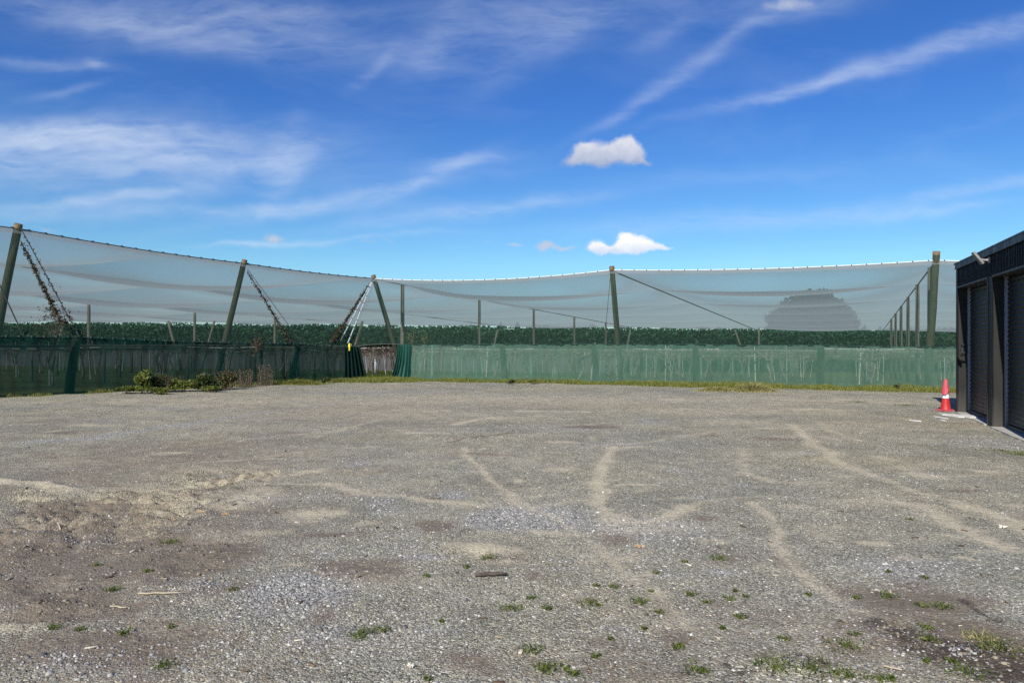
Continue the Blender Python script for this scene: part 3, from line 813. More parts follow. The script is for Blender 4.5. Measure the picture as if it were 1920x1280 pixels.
tg = 'leaning posts along the netting'
PL1 = at_pixel_on_line(35, LT0, ldir); PL2 = at_pixel_on_line(459, LT0, ldir); PR1 = at_pixel_on_line(1147, RT0, rdir); PR2 = at_pixel_on_line(1755, RT0, rdir)
PC = CORNER.copy()
zL1 = top_z(429, PL1[1]); zL2 = top_z(494, PL2[1]); zC = top_z(522, PC[1]); zR1 = top_z(506, PR1[1]); zR2 = top_z(488, PR2[1])
def along(v, k): return np.array([v[0] * k, v[1] * k])
def leanpost(P, ztop, over, px_base, inward, label, r0=.135, r1=.115, py_base=712):
    """top on the cable line, foot further in so that it stands at the surveyed place"""
    top = np.array([P[0], P[1], ztop + over])
    b = P + inward
    # slide the foot along the view to match the surveyed foot
    k = (px_base - 960) / F
    base = np.array([k * b[1], b[1]])
    return post_thing('leaning_post', (base[0], base[1], gz(*base)), top, r0, r1, label, 'post', tg)
leanpost(PL1, zL1, .18, -27, lin * 1.0, 'tall leaning timber post nearest the left edge of the netting', .15, .13)
leanpost(PL2, zL2, .17, 403, lin * 1.0, 'tall leaning timber post midway along the left netting wall')
leanpost(PC, zC, .18, 757, (lin + rin) * .55, 'leaning corner post where the two netting walls meet above the gateway', .13, .11)
leanpost(PR1, zR1, .17, 1164, rin * 1.2, 'tall leaning timber post midway along the right netting wall', .135, .115)
post_thing('leaning_post', (PR2[0] - .05, PR2[1] + .5, gz(PR2[0], PR2[1])), (PR2[0] + .02, PR2[1], zR2 + .36), .15, .13, 'tall thick upright post beside the dark shed', 'post', tg)
PL0 = LT0 - ldir * 8.0
post_thing('leaning_post', (PL0[0] - 1.3, PL0[1] + .2, 0), (PL0[0], PL0[1], zL1 + .75), .15, .13, 'tall leaning post at the start of the left netting wall', 'post', tg)
PR3 = RT0 + rdir * 36
post_thing('leaning_post', (PR3[0] + .3, PR3[1] + 1, 0), (PR3[0], PR3[1], zR2 + .1), .14, .12, 'tall post of the netting behind the dark shed', 'post', tg)

# interior posts
ig = 'slender posts carrying the roof net'
def interior(xy, label, r=.085, lean=(0, 0)):
    g = gz(*xy); z = float(roof_plane(*xy)) - .02
    post_thing('roof_post', (xy[0] - lean[0], xy[1] - lean[1], g), (xy[0], xy[1], z), r, r * .9, label, 'post', ig, 'post_grey', 0)
row0 = [CORNER + U * k for k in (2.7, 11.7, 20.7, 29.7, 38.7)]
labs = ['grey roof post just right of the corner post', 'second grey roof post right of the corner post', 'third grey roof post right of the corner post', 'fourth grey roof post, short and far right of the corner', 'faint far roof post behind the middle leaning post']
for p, l in zip(row0, labs): interior(p, l, .11 if l.startswith('grey') else .095)
row1 = [PR2 + U * (2.2 + 7.0 * k) for k in range(6)]
labs = ['dark roof post close beside the thick post by the shed', 'first of the receding roof posts left of the thick post', 'second of the receding roof posts left of the thick post', 'third of the receding roof posts left of the thick post',
        'fourth of the receding roof posts left of the thick post', 'farthest of the receding roof posts left of the thick post']
for k, (p, l) in enumerate(zip(row1, labs)): interior(p, l, .125 if k == 0 else .10)
row2 = [np.array([-29.7, 51.9]) + U * 9.2 * k for k in range(3)]
for p, l in zip(row2, ['grey roof post near the left edge beyond the first leaning post', 'grey roof post between the two left leaning posts', 'thin far roof post right of the second leaning post']): interior(p, l, .115)
def by_pixel(px, Y): return np.array([(px - 960) / F * Y, Y])
interior(by_pixel(1423, 77.5), 'far roof post where the slanting cable ends', .11)
# slanting brace poles far inside
bgp = 'slanting brace poles inside the orchard'
for px0, px1, Y, l in ((107, 122, 44, 'slanting brace pole left of the first far roof post'), (329, 315, 52, 'backward slanting brace pole between the left roof posts'), (388, 402, 58, 'slanting brace pole beside the second left roof post'),
                       (665, 680, 52, 'slanting brace pole seen over the gateway'), (926, 933, 66, 'slanting brace pole right of the second roof post'), (1176, 1182, 74, 'slanting brace pole right of the middle leaning post'), (1390, 1378, 76, 'backward slanting brace pole left of the far roof post')):
    b = by_pixel(px0, Y); t = by_pixel(px1, Y); g = gz(*b)
    zt = EYE + (640 - (598 if px0 < 300 else (602 if px0 < 700 else 618))) * Y / F
    zb = EYE - 12 * Y / F
    d = np.array([t[0] - b[0], 0, zt - zb]); k = (zb - g) / (zt - zb)
    post_thing('brace_pole', (b[0] - d[0] * k, b[1], g), (t[0], t[1], zt), .10, .085, l, 'brace pole', bgp, 'post_grey', 0)

# ------------------------------------------------------------------ netting
def catenary(p0, p1, sag, n):
    t = np.linspace(0, 1, n)[:, None]
    p = np.asarray(p0)[None] * (1 - t) + np.asarray(p1)[None] * t
    p[:, 2] -= (4 * sag * t * (1 - t))[:, 0]
    return p
ROWS = np.array([-91.0, -78.5, -66.0, -52.0, -39.5, -26.9, -12.9, 0.0, (PR1 - CORNER) @ UP, (PR2 - CORNER) @ UP, (PR2 - CORNER) @ UP + 12.4, (PR2 - CORNER) @ UP + 24.8, (PR2 - CORNER) @ UP + 37.2, 80.0])
p3 = lambda P, z: np.array([P[0], P[1], z])
left_top = np.concatenate([catenary(p3(PL0, zL1 + .55), p3(PL1, zL1), .06, 24)[:-1], catenary(p3(PL1, zL1), p3(PL2, zL2), .08, 28)[:-1], catenary(p3(PL2, zL2), p3(PC, zC), .06, 24)])
right_top = np.concatenate([catenary(p3(PC, zC), p3(PR1, zR1), .26, 36)[:-1], catenary(p3(PR1, zR1), p3(PR2, zR2), .14, 36)[:-1], catenary(p3(PR2, zR2), p3(PR3, zR2 - .1), .25, 40)])

# low wire over the anchors
def apt(P0, dr, s, z): q = P0 + dr * s; return np.array([q[0], q[1], z])
lenL = np.linalg.norm(LA1 - LA0); lenR = np.linalg.norm(RA1 - RA0)
def on_la(px): return at_pixel_on_line(px, LA0, ldir)
def on_ra(px): return at_pixel_on_line(px, RA0, rdir)
A_l = [LA0 - ldir * 8.5, on_la(147), on_la(564), LA1]
Az_l = [2.15, 1.95, 1.70, 1.57]
A_r = [RA0, on_ra(938), on_ra(1112), on_ra(1303), on_ra(1540), on_ra(1800), RA0 + rdir * 37]
Az_r = [1.66, 1.68, 1.69, 1.69, 1.66, 1.60, 1.6]
def chain(A, Z, sag):
    out = []
    for i in range(len(A) - 1):
        c = catenary(p3(A[i], Z[i]), p3(A[i+1], Z[i+1]), sag, 26)
        out.append(c if i == len(A) - 2 else c[:-1])
    return np.concatenate(out)
left_low = chain(A_l, Az_l, .05); right_low = chain(A_r, Az_r, .03)
# gateway: the low edge runs on across the opening
gate_low = catenary(p3(LA1, 1.57), p3(RA0, 1.66), -.06, 14)

def resample(p, n):
    d = np.concatenate([[0], np.cumsum(np.linalg.norm(np.diff(p, axis=0), axis=1))])
    t = np.linspace(0, d[-1], n)
    return np.stack([np.interp(t, d, p[:, i]) for i in range(3)], 1)

def sheet(name, top, bot, rows, mat, parent, belly=0.0, dirn=None, wob=0.0, seed=1, freq=1.0):
    n = len(top)
    V = []
    for j in range(rows + 1):
        t = j / rows
        p = top * (1 - t) + bot * t
        p[:, 2] -= belly * 4 * t * (1 - t)
        if dirn is not None and wob:
            s = np.arange(n)
            q = (fbm(s * freq, np.full(n, t * 1.3), seed, 4) - .5) * wob
            p = p + np.array([dirn[0], dirn[1], 0])[None] * q[:, None]
        V.append(p)
    V = np.concatenate(V)
    idx = np.arange((rows + 1) * n).reshape(rows + 1, n)
    f = np.stack([idx[:-1, :-1], idx[:-1, 1:], idx[1:, 1:], idx[1:, :-1]], -1).reshape(-1, 4)
    return mesh_np(name, V, f, mat, parent, True)

def rope(name, pts, r, mat, parent, clip=None):
    mb = MB()
    mb.tube(pts, r, 5)
    if clip:
        d = np.linalg.norm(np.diff(pts, axis=0), axis=1).sum()
        for q in resample(pts, int(d / clip)):
            mb.box(q[0]-.035, q[0]+.035, q[1]-.03, q[1]+.03, q[2]-.02, q[2]+.045)
    return mb.build(name, mat, parent)

# left net wall
L = empty('net_wall', (PL2[0], PL2[1], 0)); tag(L, 'long translucent white net wall on the left, hung from a dark rope', 'netting', 'translucent net walls of the orchard')
off = np.array([PL2[0], PL2[1], 0])
lt = resample(left_top, 90) - off
ll = resample(np.concatenate([left_low[:-1]]), 90) - off
sheet('net_sheet', lt, ll, 14, M['net'], L, .0, lin, .10, 3, .12)
hemd = (ll - lt) * .045 + np.array([-lin[0], -lin[1], 0]) * .01
sheet('hem', lt + np.array([-lin[0], -lin[1], 0])*.01, lt + hemd, 2, M['hem'], L)
rope('edge_rope', lt, .022, M['rope_dark'], L, .5)
# right net wall
R = empty('net_wall', (PR1[0], PR1[1], 0)); tag(R, 'long translucent white net wall on the right, hung from a white edged rope', 'netting', 'translucent net walls of the orchard')
off = np.array([PR1[0], PR1[1], 0])
rt = resample(right_top, 110) - off
rl_src = np.concatenate([gate_low[:-1], right_low])
rl = resample(rl_src, 110) - off
sheet('net_sheet', rt, rl, 14, M['net'], R, .0, rin, .10, 5, .12)
sheet('hem', rt - np.array([rin[0], rin[1], 0])*.01, rt + (rl - rt) * .05 - np.array([rin[0], rin[1], 0]) * .012, 2, M['hem'], R)
rope('edge_rope', rt, .02, M['rope_white'], R, None)
mb = MB()
for q in resample(rt, int(64 / .9)): mb.box(q[0]-.016, q[0]+.016, q[1]-.03, q[1]+.03, q[2]-.02, q[2]+.03)
tag(mb.build('clip', M['rope_dark'], R), kind='stuff')
rope('gateway_edge', resample(gate_low, 16) - off, .012, M['wire'], R)

# roof net, one great sagging sheet
import bmesh
def build_roof():
    a = np.concatenate([np.linspace(p, q, 16, endpoint=False) for p, q in zip(ROWS[:-1], ROWS[1:])]); w = np.arange(-120, 168) * .375
    A, W = np.meshgrid(a, w)
    # point with given across and w : solve [UP; rin] * p = (A, W)
    Mx = np.linalg.inv(np.array([UP, rin]))
    x = CORNER[0] + Mx[0, 0] * A + Mx[0, 1] * W; y = CORNER[1] + Mx[1, 0] * A + Mx[1, 1] * W
    z = roof_z(x, y)
    # at the walls the sheet is laced to the edge rope
    wl, wr = w_left(x, y), w_right(x, y)
    sl_ = (x - CORNER[0]) * ldir[0] + (y - CORNER[1]) * ldir[1]; sr_ = (x - CORNER[0]) * rdir[0] + (y - CORNER[1]) * rdir[1]
    lt_s = (left_top[:, :2] - CORNER) @ ldir; rt_s = (right_top[:, :2] - CORNER) @ rdir
    def delta(top, ts, s_, dr):
        z_ = np.interp(s_, ts, top[:, 2]); ex = CORNER[0] + dr[0] * s_; ey = CORNER[1] + dr[1] * s_
        return z_ - roof_plane(ex, ey)
    nearL = (sl_ < 0) & ((sr_ < 0) | (wr < 0) | (wl < wr)); nearR = (sr_ > 0) & ~nearL
    dist = np.where(nearL, np.abs(wl), np.where(nearR, np.abs(wr), np.hypot(x - CORNER[0], y - CORNER[1])))
    dz = np.where(nearL, delta(left_top, lt_s, np.clip(sl_, -80, 0), ldir), np.where(nearR, delta(right_top, rt_s, np.clip(sr_, 0, 80), rdir), zC - 5.0))
    k = sstep(0, 4.5, dist) * sstep(0, 5, FARY - y)
    z = z * k + roof_plane(x, y) * (1 - k) + dz * (1 - sstep(0, 7, dist))
    me = bpy.data.meshes.new('roof_net')
    ny, nx = x.shape
    idx = np.arange(nx * ny).reshape(ny, nx)
    f = np.stack([idx[:-1,:-1], idx[:-1,1:], idx[1:,1:], idx[1:,:-1]], -1).reshape(-1, 4)
    V = np.stack([x, y, z], -1).reshape(-1, 3)
    me.from_pydata(V.tolist(), [], f.tolist())
    bm = bmesh.new(); bm.from_mesh(me); bm.edges.ensure_lookup_table()
    for e in bm.edges:
        (p, q) = (v_.co for v_ in e.verts)
        wa, wb = w_right(p.x, p.y), w_right(q.x, q.y)
        if abs(wa - wb) < .02 and abs(wa / 9.0 - round(wa / 9.0)) < .004 and max(w_left(p.x, p.y), wa) > 3: e.smooth = False
    def clip(co, no):
        bmesh.ops.bisect_plane(bm, geom=bm.verts[:] + bm.edges[:] + bm.faces[:], plane_co=co, plane_no=no, clear_outer=True)
    for nn_ in (lin, rin):
        bmesh.ops.bisect_plane(bm, geom=bm.verts[:] + bm.edges[:] + bm.faces[:], plane_co=(CORNER[0], CORNER[1], 0), plane_no=(nn_[0], nn_[1], 0))
    dead = []
    for fc in bm.faces:
        q = fc.calc_center_median()
        if max(w_left(q.x, q.y), w_right(q.x, q.y)) < 0: dead.append(fc)
    bmesh.ops.delete(bm, geom=dead, context='FACES')
    clip((0, FARY, 0), (0, 1, 0)); clip((-75, 0, 0), (-1, 0, 0)); clip((62, 0, 0), (1, 0, 0))
    bm.to_mesh(me); bm.free()
    o = link('roof_net', me, M['roof_net'], None, True)
    tag(o, 'vast sagging translucent roof net over the orchard', 'netting')
    return o
build_roof()

# row cables under the roof
def cable(p, q, r, label, sag=.0):
    mb = MB(); c = (np.asarray(p) + np.asarray(q)) / 2
    mb.tube(catenary(p, q, sag, 20) - c, r, 5)
    o = mb.build('roof_cable', M['wire'], None); o.location = c
    tag(o, label, 'cable', 'cables under the roof net'); return o
def row_end(P):
    k = (FARY - P[1]) / U[1]; return P + U * k
for P, z0, lab, r in ((PC, zC, 'roof cable running from the corner post over the grey roof posts', .03), (PR1, zR1, 'slanting roof cable running back from the middle right post', .04), (PR2, zR2, 'roof cable receding over the posts left of the shed', .035)):
    e = row_end(P); cable((P[0], P[1], z0 - .03), (e[0], e[1], float(roof_plane(*e)) - .04), r, lab)
for k, lab in ((-12.9, 'roof cable slanting across the left side above the second leaning post'), (-26.9, 'roof cable joining the tops of the far left roof posts')):
    P = CORNER + UP * k
    t = (18.0 if k > -20 else 8.0) / U[1]
    P0 = P - U * 0 if k < -20 else P - U * 14
    e = row_end(P); cable((P0[0], P0[1], float(roof_plane(*P0)) - .03), (e[0], e[1], float(roof_plane(*e)) - .04), .028, lab)

# ------------------------------------------------------------------ anchors and guys
ag = 'stub anchor posts under the low wire'
def anchor(P, z, lean, label, r=.17):
    z0 = gz(*P)
    inn = lean
    post_thing('anchor_post', (P[0] + inn[0], P[1] + inn[1], z0), (P[0], P[1], z), r, r * .85, label, 'post', ag, 'post', 0)
anchor(A_l[1] + lin * .22, 1.93, lin * .3 - ldir * .15, 'thick stub anchor post behind the dark cloth at the left', .16)
anchor(A_l[2] + lin * .22, 1.68, lin * .3 - ldir * .15, 'stub anchor post behind the dark cloth left of the gateway', .14)
anchor(LA1 + lin * .12, 1.62, ldir * .35 - lin * .05, 'dark stub anchor post at the left side of the gateway', .16)
for i, l in ((1, 'first stub anchor post from the gateway behind the pale cloth'), (2, 'stub anchor post behind the pale cloth left of the middle post'), (3, 'stub anchor post behind the pale cloth right of the middle post'), (4, 'stub anchor post behind the pale cloth right of the tussock')):
    anchor(A_r[i] + rin * .24, Az_r[i] - .03, rin * .4, l, .15)

gg = 'guy wires from the tall posts'
def guy(p, q, r, label, vine=0, sleeves=False, dense_low=True):
    p = np.asarray(p, float); q = np.asarray(q, float)
    root = empty('guy_wire', q); tag(root, label, 'guy wire', gg)
    mb = MB(); mb.tube(np.array([p - q, (p - q) * .5, [0, 0, 0]]), r, 6); mb.build('wire', M['rope_dark'] if not sleeves else M['wire'], root)
    if sleeves:
        ms = MB(); t = 0.06
        while t < .92:
            ln = random.uniform(.07, .12)
            ms.tube([(p - q) * (1 - t), (p - q) * (1 - t - ln)], .026, 8); t += ln + .02
        ms.build('sleeve', M['sleeve'], root)
    if vine:
        n = vine
        t = RNG.random(n)**(.75 if dense_low else 1)
        spread = .035 + .13 * np.clip(t - .7, 0, 1) * (1 if dense_low else .2)
        c = (p - q)[None] * (1 - t)[:, None] * .97 + RNG.normal(size=(n, 3)) * spread[:, None]
        v, f = leaves(c, .055); mesh_np('creeper', v, f, M['dead_leaf'], root)
    return root
o3 = lambda P, z: np.array([P[0], P[1], z])
top1 = o3(PL1, zL1 - .1) - np.array([lin[0], lin[1], 0]) * .25
g1 = o3(on_la(112), 2.35); g2 = o3(on_la(98), 2.5)
anc1 = o3(A_l[1], 1.95)
guy(top1 + [0, 0, .1], anc1 - np.array([lin[0], lin[1], 0]) * .1, .018, 'upper guy wire with sparse creeper from the leftmost tall post', 90)
guy(top1 - [0, 0, .35], anc1 - np.array([lin[0], lin[1], 0]) * .1 - np.array([ldir[0], ldir[1], 0]) * .55 + [0, 0, .45], .018, 'lower guy wire thick with withered creeper from the leftmost tall post', 620)
top2 = o3(PL2, zL2 - .25) - np.array([lin[0], lin[1], 0]) * .22; anc2 = o3(A_l[2], 1.72) - np.array([lin[0], lin[1], 0]) * .1
guy(top2, anc2, .012, 'bare thin guy wire from the second leaning post on the left')
guy(top2 - [0, 0, .1], anc2 - np.array([ldir[0], ldir[1], 0]) * .55, .018, 'guy wire with creeper from the second leaning post on the left', 300)
top3 = o3(PC, zC - .05) - np.array([lin[0] + rin[0], lin[1] + rin[1], 0]) * .2
ga = o3(on_la(652), 1.72)
guy(top3, ga, .02, 'guy wire in white sleeves from the corner post, inner one', 0, True)
guy(top3 - [.03, 0, .0], ga - np.array([ldir[0], ldir[1], 0]) * .38 + [0, 0, .12], .02, 'guy wire in white sleeves from the corner post, outer one', 0, True)
guy(top3 - [.1, 0, .12], ga - np.array([ldir[0], ldir[1], 0]) * .85 + [0, 0, .05], .022, 'guy wire smothered in brown creeper left of the gateway', 700)
topR = o3(PR1, zR1 - .1) - np.array([rin[0], rin[1], 0]) * .2
guy(topR, o3(on_ra(1133), 1.72), .010, 'thin guy wire from the middle right post')
# cord hanging from the leftmost post
guy(o3(on_la(-8), 3.9), o3(on_la(42), 2.05), .02, 'dark guy wire crossing low at the left edge')
# creeper shoots over the cloth
def creeper(px, Y, z, r, n, label, mat='dead_leaf'):
    p = by_pixel(px, Y); root = empty('creeper_shoot', (p[0], p[1], z)); tag(root, label, 'creeper')
    v, f = leaves(RNG.normal(size=(n, 3)) * np.array([r, r, r * 1.3]), .05); mesh_np('foliage', v, f, M[mat], root)
    mb = MB()
    for _ in range(6):
        mb.tube([(0, 0, -r * 2), (random.uniform(-r, r) * .6, random.uniform(-r, r), 0), (random.uniform(-r, r) * 1.6, random.uniform(-r, r), r * 1.8)], [.008, .006, .004], 4)
    mb.build('shoot', M['cane'], root)
creeper(482, 29.6, 1.68, .14, 160, 'withered red creeper hanging over the dark cloth')
creeper(772, 36.2, 1.95, .16, 110, 'yellow green shoot rising above the pale cloth near the gateway', 'weed')
creeper(796, 36.2, 1.9, .13, 70, 'smaller yellow green shoot above the pale cloth near the gateway', 'weed')
creeper(100, 27.0, 2.3, .3, 420, 'mass of withered creeper at the foot of the leftmost guy wires')

# yellow tag and white can
p = on_la(651); mb = MB()
mb.tube([(0, 0, .0), (0, 0, .05), (.01, 0, .3), (.01, 0, .36)], [.045, .055, .05, .02], 10)
o = mb.build('yellow_bottle', M['yellow'], None, True); o.location = (p[0] + .12, p[1] - .12, 1.36); tag(o, 'small yellow plastic bottle hung at the left side of the gateway', 'bottle')
p = by_pixel(702, 47); mb = MB()
mb.tube([(0, 0, 0), (0, 0, .45), (.02, 0, .7), (.02, 0, .95)], [.16, .16, .15, .05], 12)
o = mb.build('white_container', M['white_pipe'], None, True); o.location = (p[0], p[1], gz(*p)); tag(o, 'white plastic container standing among the vines inside the gateway', 'container')

# ------------------------------------------------------------------ green cloth curtains
def curtain(low, outward, mat, label, name_off, skirt=.25, wob=.12, seed=4, n=260):
    root = empty('windbreak_cloth', (name_off[0], name_off[1], 0)); tag(root, label, 'windbreak cloth', 'green windbreak cloths hung low along the netting')
    off = np.array([name_off[0], name_off[1], 0])
    tp = resample(low, n); bt = tp.copy(); bt[:, 0] += outward[0] * skirt; bt[:, 1] += outward[1] * skirt
    bt[:, 2] = [gz(q[0], q[1]) - .02 for q in bt]
    sheet('cloth_sheet', tp - off, bt - off, 16, mat, root, 0, outward, wob, seed, .35)
    rope('top_rope', resample(low, 90) - off, .016, M['rope_green'], root, .35)
    return root
curtain(left_low, -lin, M['cloth_left'], 'dark green see-through windbreak cloth along the left netting wall', LA0, .12, .14, 4)
CR = curtain(right_low, -rin, M['cloth'], 'pale green sunlit windbreak cloth along the right netting wall', RA1, .18, .24, 8, 420)
# gathered end of the cloth at the gateway
def gathered():
    n = 120; rows = 10
    off = np.array([RA1[0], RA1[1], 0])
    s = np.linspace(-.10, .62, n)
    fold = np.sin(s * 2 * math.pi / .12 + 1.7 * np.sin(s * 9)) * .085
    V = []
    for j in range(rows + 1):
        t = j / rows
        sp = s + (-.32 * t * t) * (1 - (s + .1) / .72)
        q = RA0[None] + rdir[None] * (sp[:, None] + .02) - rin[None] * (fold * (.6 + .6 * t) + .12 + .10 * t)[:, None]
        V.append(np.stack([q[:, 0], q[:, 1], np.full(n, 1.64 * (1 - t) + .0 * t)], 1) - off)
    V = np.concatenate(V); idx = np.arange((rows + 1) * n).reshape(rows + 1, n)
    f = np.stack([idx[:-1, :-1], idx[:-1, 1:], idx[1:, 1:], idx[1:, :-1]], -1).reshape(-1, 4)
    o = mesh_np('gathered_end', V, f, M['cloth_fold'], CR, True); tag(o, 'dark green bunched end of the cloth drawn back at the gateway')
gathered()
# gathered dark end on the left side of the gateway
LW = [o for o in bpy.data.objects if o.name == 'windbreak_cloth'][0]
def gathered_left():
    n = 60; rows = 8; off = np.array([LA0[0], LA0[1], 0])
    s = np.linspace(-.75, .05, n); V = []
    for j in range(rows + 1):
        t = j / rows
        sp = s + .42 * t * (s + .75) / .8
        fold = np.sin(s * 2 * math.pi / .16) * .05
        q = LA1[None] + ldir[None] * sp[:, None] - lin[None] * (fold + .16)[:, None]
        V.append(np.stack([q[:, 0], q[:, 1], np.full(n, 1.56 * (1 - t))], 1) - off)
    V = np.concatenate(V); idx = np.arange((rows + 1) * n).reshape(rows + 1, n)
    f = np.stack([idx[:-1, :-1], idx[:-1, 1:], idx[1:, 1:], idx[1:, :-1]], -1).reshape(-1, 4)
    m = mat_net('black green cloth', (0.008, 0.025, 0.02), .9, .05, .8, (1, 1, .3), .1, .2)
    o = mesh_np('gathered_end', V, f, m, LW, True); tag(o, 'nearly black bunched end of the cloth at the gateway')
gathered_left()

# ------------------------------------------------------------------ vines and pergola
def make_vine(seed):
    rnd = random.Random(seed)
    root = empty('grape_vine')
    mb = MB()
    H = 1.42; lx_ = rnd.uniform(-.06, .06)
    pts = []; x = y = 0
    for k in range(7):
        t = k / 6; pts.append((x, y, H * t)); x += rnd.uniform(-.10, .10) + lx_; y += rnd.uniform(-.10, .10)
    mb.tube(pts, np.linspace(.055, .04, 7) * rnd.uniform(.9, 1.3), 7)
    tx, ty = pts[-1][:2]
    for sgn in (-1, 1):
        q = pts[4]
        mb.tube([q, (q[0] + sgn * rnd.uniform(.05, .2), q[1], q[2] + rnd.uniform(.15, .35)), (q[0] + sgn * rnd.uniform(.3, .7), q[1] + rnd.uniform(-.1, .1), H + rnd.uniform(-.08, .08)), (q[0] + sgn * 1.9, q[1] + rnd.uniform(-.1, .1), H + .06)], [.04, .035, .03, .022], 6)
    mb.build('trunk', M['vine_bark'], root, True)
    mc = MB()
    for _ in range(34):
        s = rnd.uniform(-1.9, 1.9); sg = rnd.choice((-1, 1)); l = rnd.uniform(.8, 2.0)
        z0 = H + rnd.uniform(0, .1)
        mc.tube([(s, 0, z0), (s + rnd.uniform(-.2, .2), sg * l * .5, z0 + rnd.uniform(0, .2)), (s + rnd.uniform(-.4, .4), sg * l, z0 - rnd.uniform(-.05, .3))], [.013, .011, .007], 4, False)
    for _ in range(7):
        s = rnd.uniform(-1.9, 1.9); z0 = H + .05
        mc.tube([(s, rnd.uniform(-.6, .6), z0), (s + rnd.uniform(-.1, .1), rnd.uniform(-.6, .6), z0 - rnd.uniform(.2, .6))], [.01, .005], 4, False)
    mc.build('cane', M['cane'], root)
    ms = MB(); sx = rnd.uniform(-.9, .9); ms.tube([(sx, .05, -.1), (sx + rnd.uniform(-.25, .25), 0, H + rnd.uniform(.05, .4))], [.022, .018], 6); ms.build('stake', M['pale_stake'], root)  # added pale pole imitates a sunlit trunk or post streak
    if seed % 2:
        mp = MB(); mp.tube([(-2.1, .5, H + .12), (0, .5, H + .08), (2.1, .5, H + .12)], .022, 5); mp.build('support_wire', M['pale_stake'], root)  # added pale tube imitates the sunlit streak along the pergola
    cl = np.array([[rnd.uniform(-1.9, 1.9), rnd.uniform(-1.6, 1.6), H + rnd.uniform(-.05, .22)] for _ in range(170)])
    v, f = leaves(cl, .05); mesh_np('foliage', v, f, M['dead_leaf'], root)
    return root
protos = [make_vine(s) for s in (1, 2, 3, 4)]
def make_pergola_post():
    root = empty('pergola_post')
    mb = MB(); mb.tube([(0, 0, -.2), (0, 0, .8), (.01, 0, 1.5)], [.07, .066, .06], 8); mb.build('shaft', M['post_grey'], root, True)
    m2 = MB(); m2.box(-2.15, 2.15, -.035, .035, 1.5, 1.57); m2.build('cross_arm', M['post_grey'], root)
    return root
pp = make_pergola_post()
ang = math.atan2(rdir[1], rdir[0])
used_v = [0] * 4; used_p = [False]
vine_lab = 'bare kiwifruit vine with brown canes behind the cloth wall'
Mx = np.linalg.inv(np.array([UP, rin]))
vi = 0
for ia, a in enumerate(np.arange(-46, 44, 4.3)):
    for iw, w in enumerate(np.arange(-24, 40, 4.4)):
        x = CORNER[0] + Mx[0, 0] * a + Mx[0, 1] * w; y = CORNER[1] + Mx[1, 0] * a + Mx[1, 1] * w
        dl, drr = w_left(x, y), w_right(x, y)
        if max(dl, drr) < .4 or y > 77: continue
        px = 960 + F * x / y
        if px < -140 or px > 1860: continue
        dist = max(dl, drr)
        if dist > 30: continue
        jx, jy = random.uniform(-.25, .25), random.uniform(-.25, .25)
        k = vi % 4; vi += 1
        o = protos[k] if used_v[k] == 0 else copy_tree(protos[k])
        used_v[k] = 1
        o.location = (x + jx, y + jy, gz(x, y)); o.rotation_euler = (0, 0, ang + random.choice((0, math.pi)) + random.uniform(-.1, .1))
        o.scale = (1, 1, random.uniform(.97, 1.04))
        ingate = 655 < px < 752
        tag(o, ('bare vine seen through the open gateway' if ingate else vine_lab), 'vine', 'dormant vines in the orchard')
        if dist < 22:
            x2 = x + U[0] * 2.1; y2 = y + U[1] * 2.1
            px2 = 960 + F * x2 / y2
            o = pp if not used_p[0] else copy_tree(pp)
            used_p[0] = True
            o.location = (x2, y2, gz(x2, y2)); o.rotation_euler = (0, 0, ang)
            tag(o, 'grey pergola post with cross arm seen through the gateway' if 655 < px2 < 752 else 'grey pergola post with a cross arm behind the cloth wall', 'post', 'pergola posts in the orchard')
for p_ in protos: p_.name = 'kiwifruit_vine'
# long rails of the pergola near the left wall
def rail(P, dr, s0, s1, off, inn, z, label):
    a = P + dr * s0 + inn * off; b = P + dr * s1 + inn * off
    mb = MB(); c = (a + b) / 2; n = 22
    pts = [np.array([a[0] * (1 - t) + b[0] * t - c[0], a[1] * (1 - t) + b[1] * t - c[1], z + random.uniform(-.02, .02)]) for t in np.linspace(0, 1, n)]
    mb.tube(pts, .05, 6)
    o = mb.build('pergola_rail', M['post_grey']); o.location = (c[0], c[1], 0); tag(o, label, 'rail', 'pergola rails behind the cloth')
rail(LA0, ldir, -8, lenL - 1, 3.4, lin, 1.62, 'upper pergola rail running behind the dark cloth')
rail(LA0, ldir, -8, lenL - 1, 4.6, lin, 1.5, 'lower pergola rail running behind the dark cloth')
rail(RA0, rdir, 1, lenR, 3.4, rin, 1.38, 'nearer pergola rail running behind the pale cloth')
rail(RA0, rdir, 1, lenR, 7.4, rin, 1.22, 'farther pergola rail running behind the pale cloth')

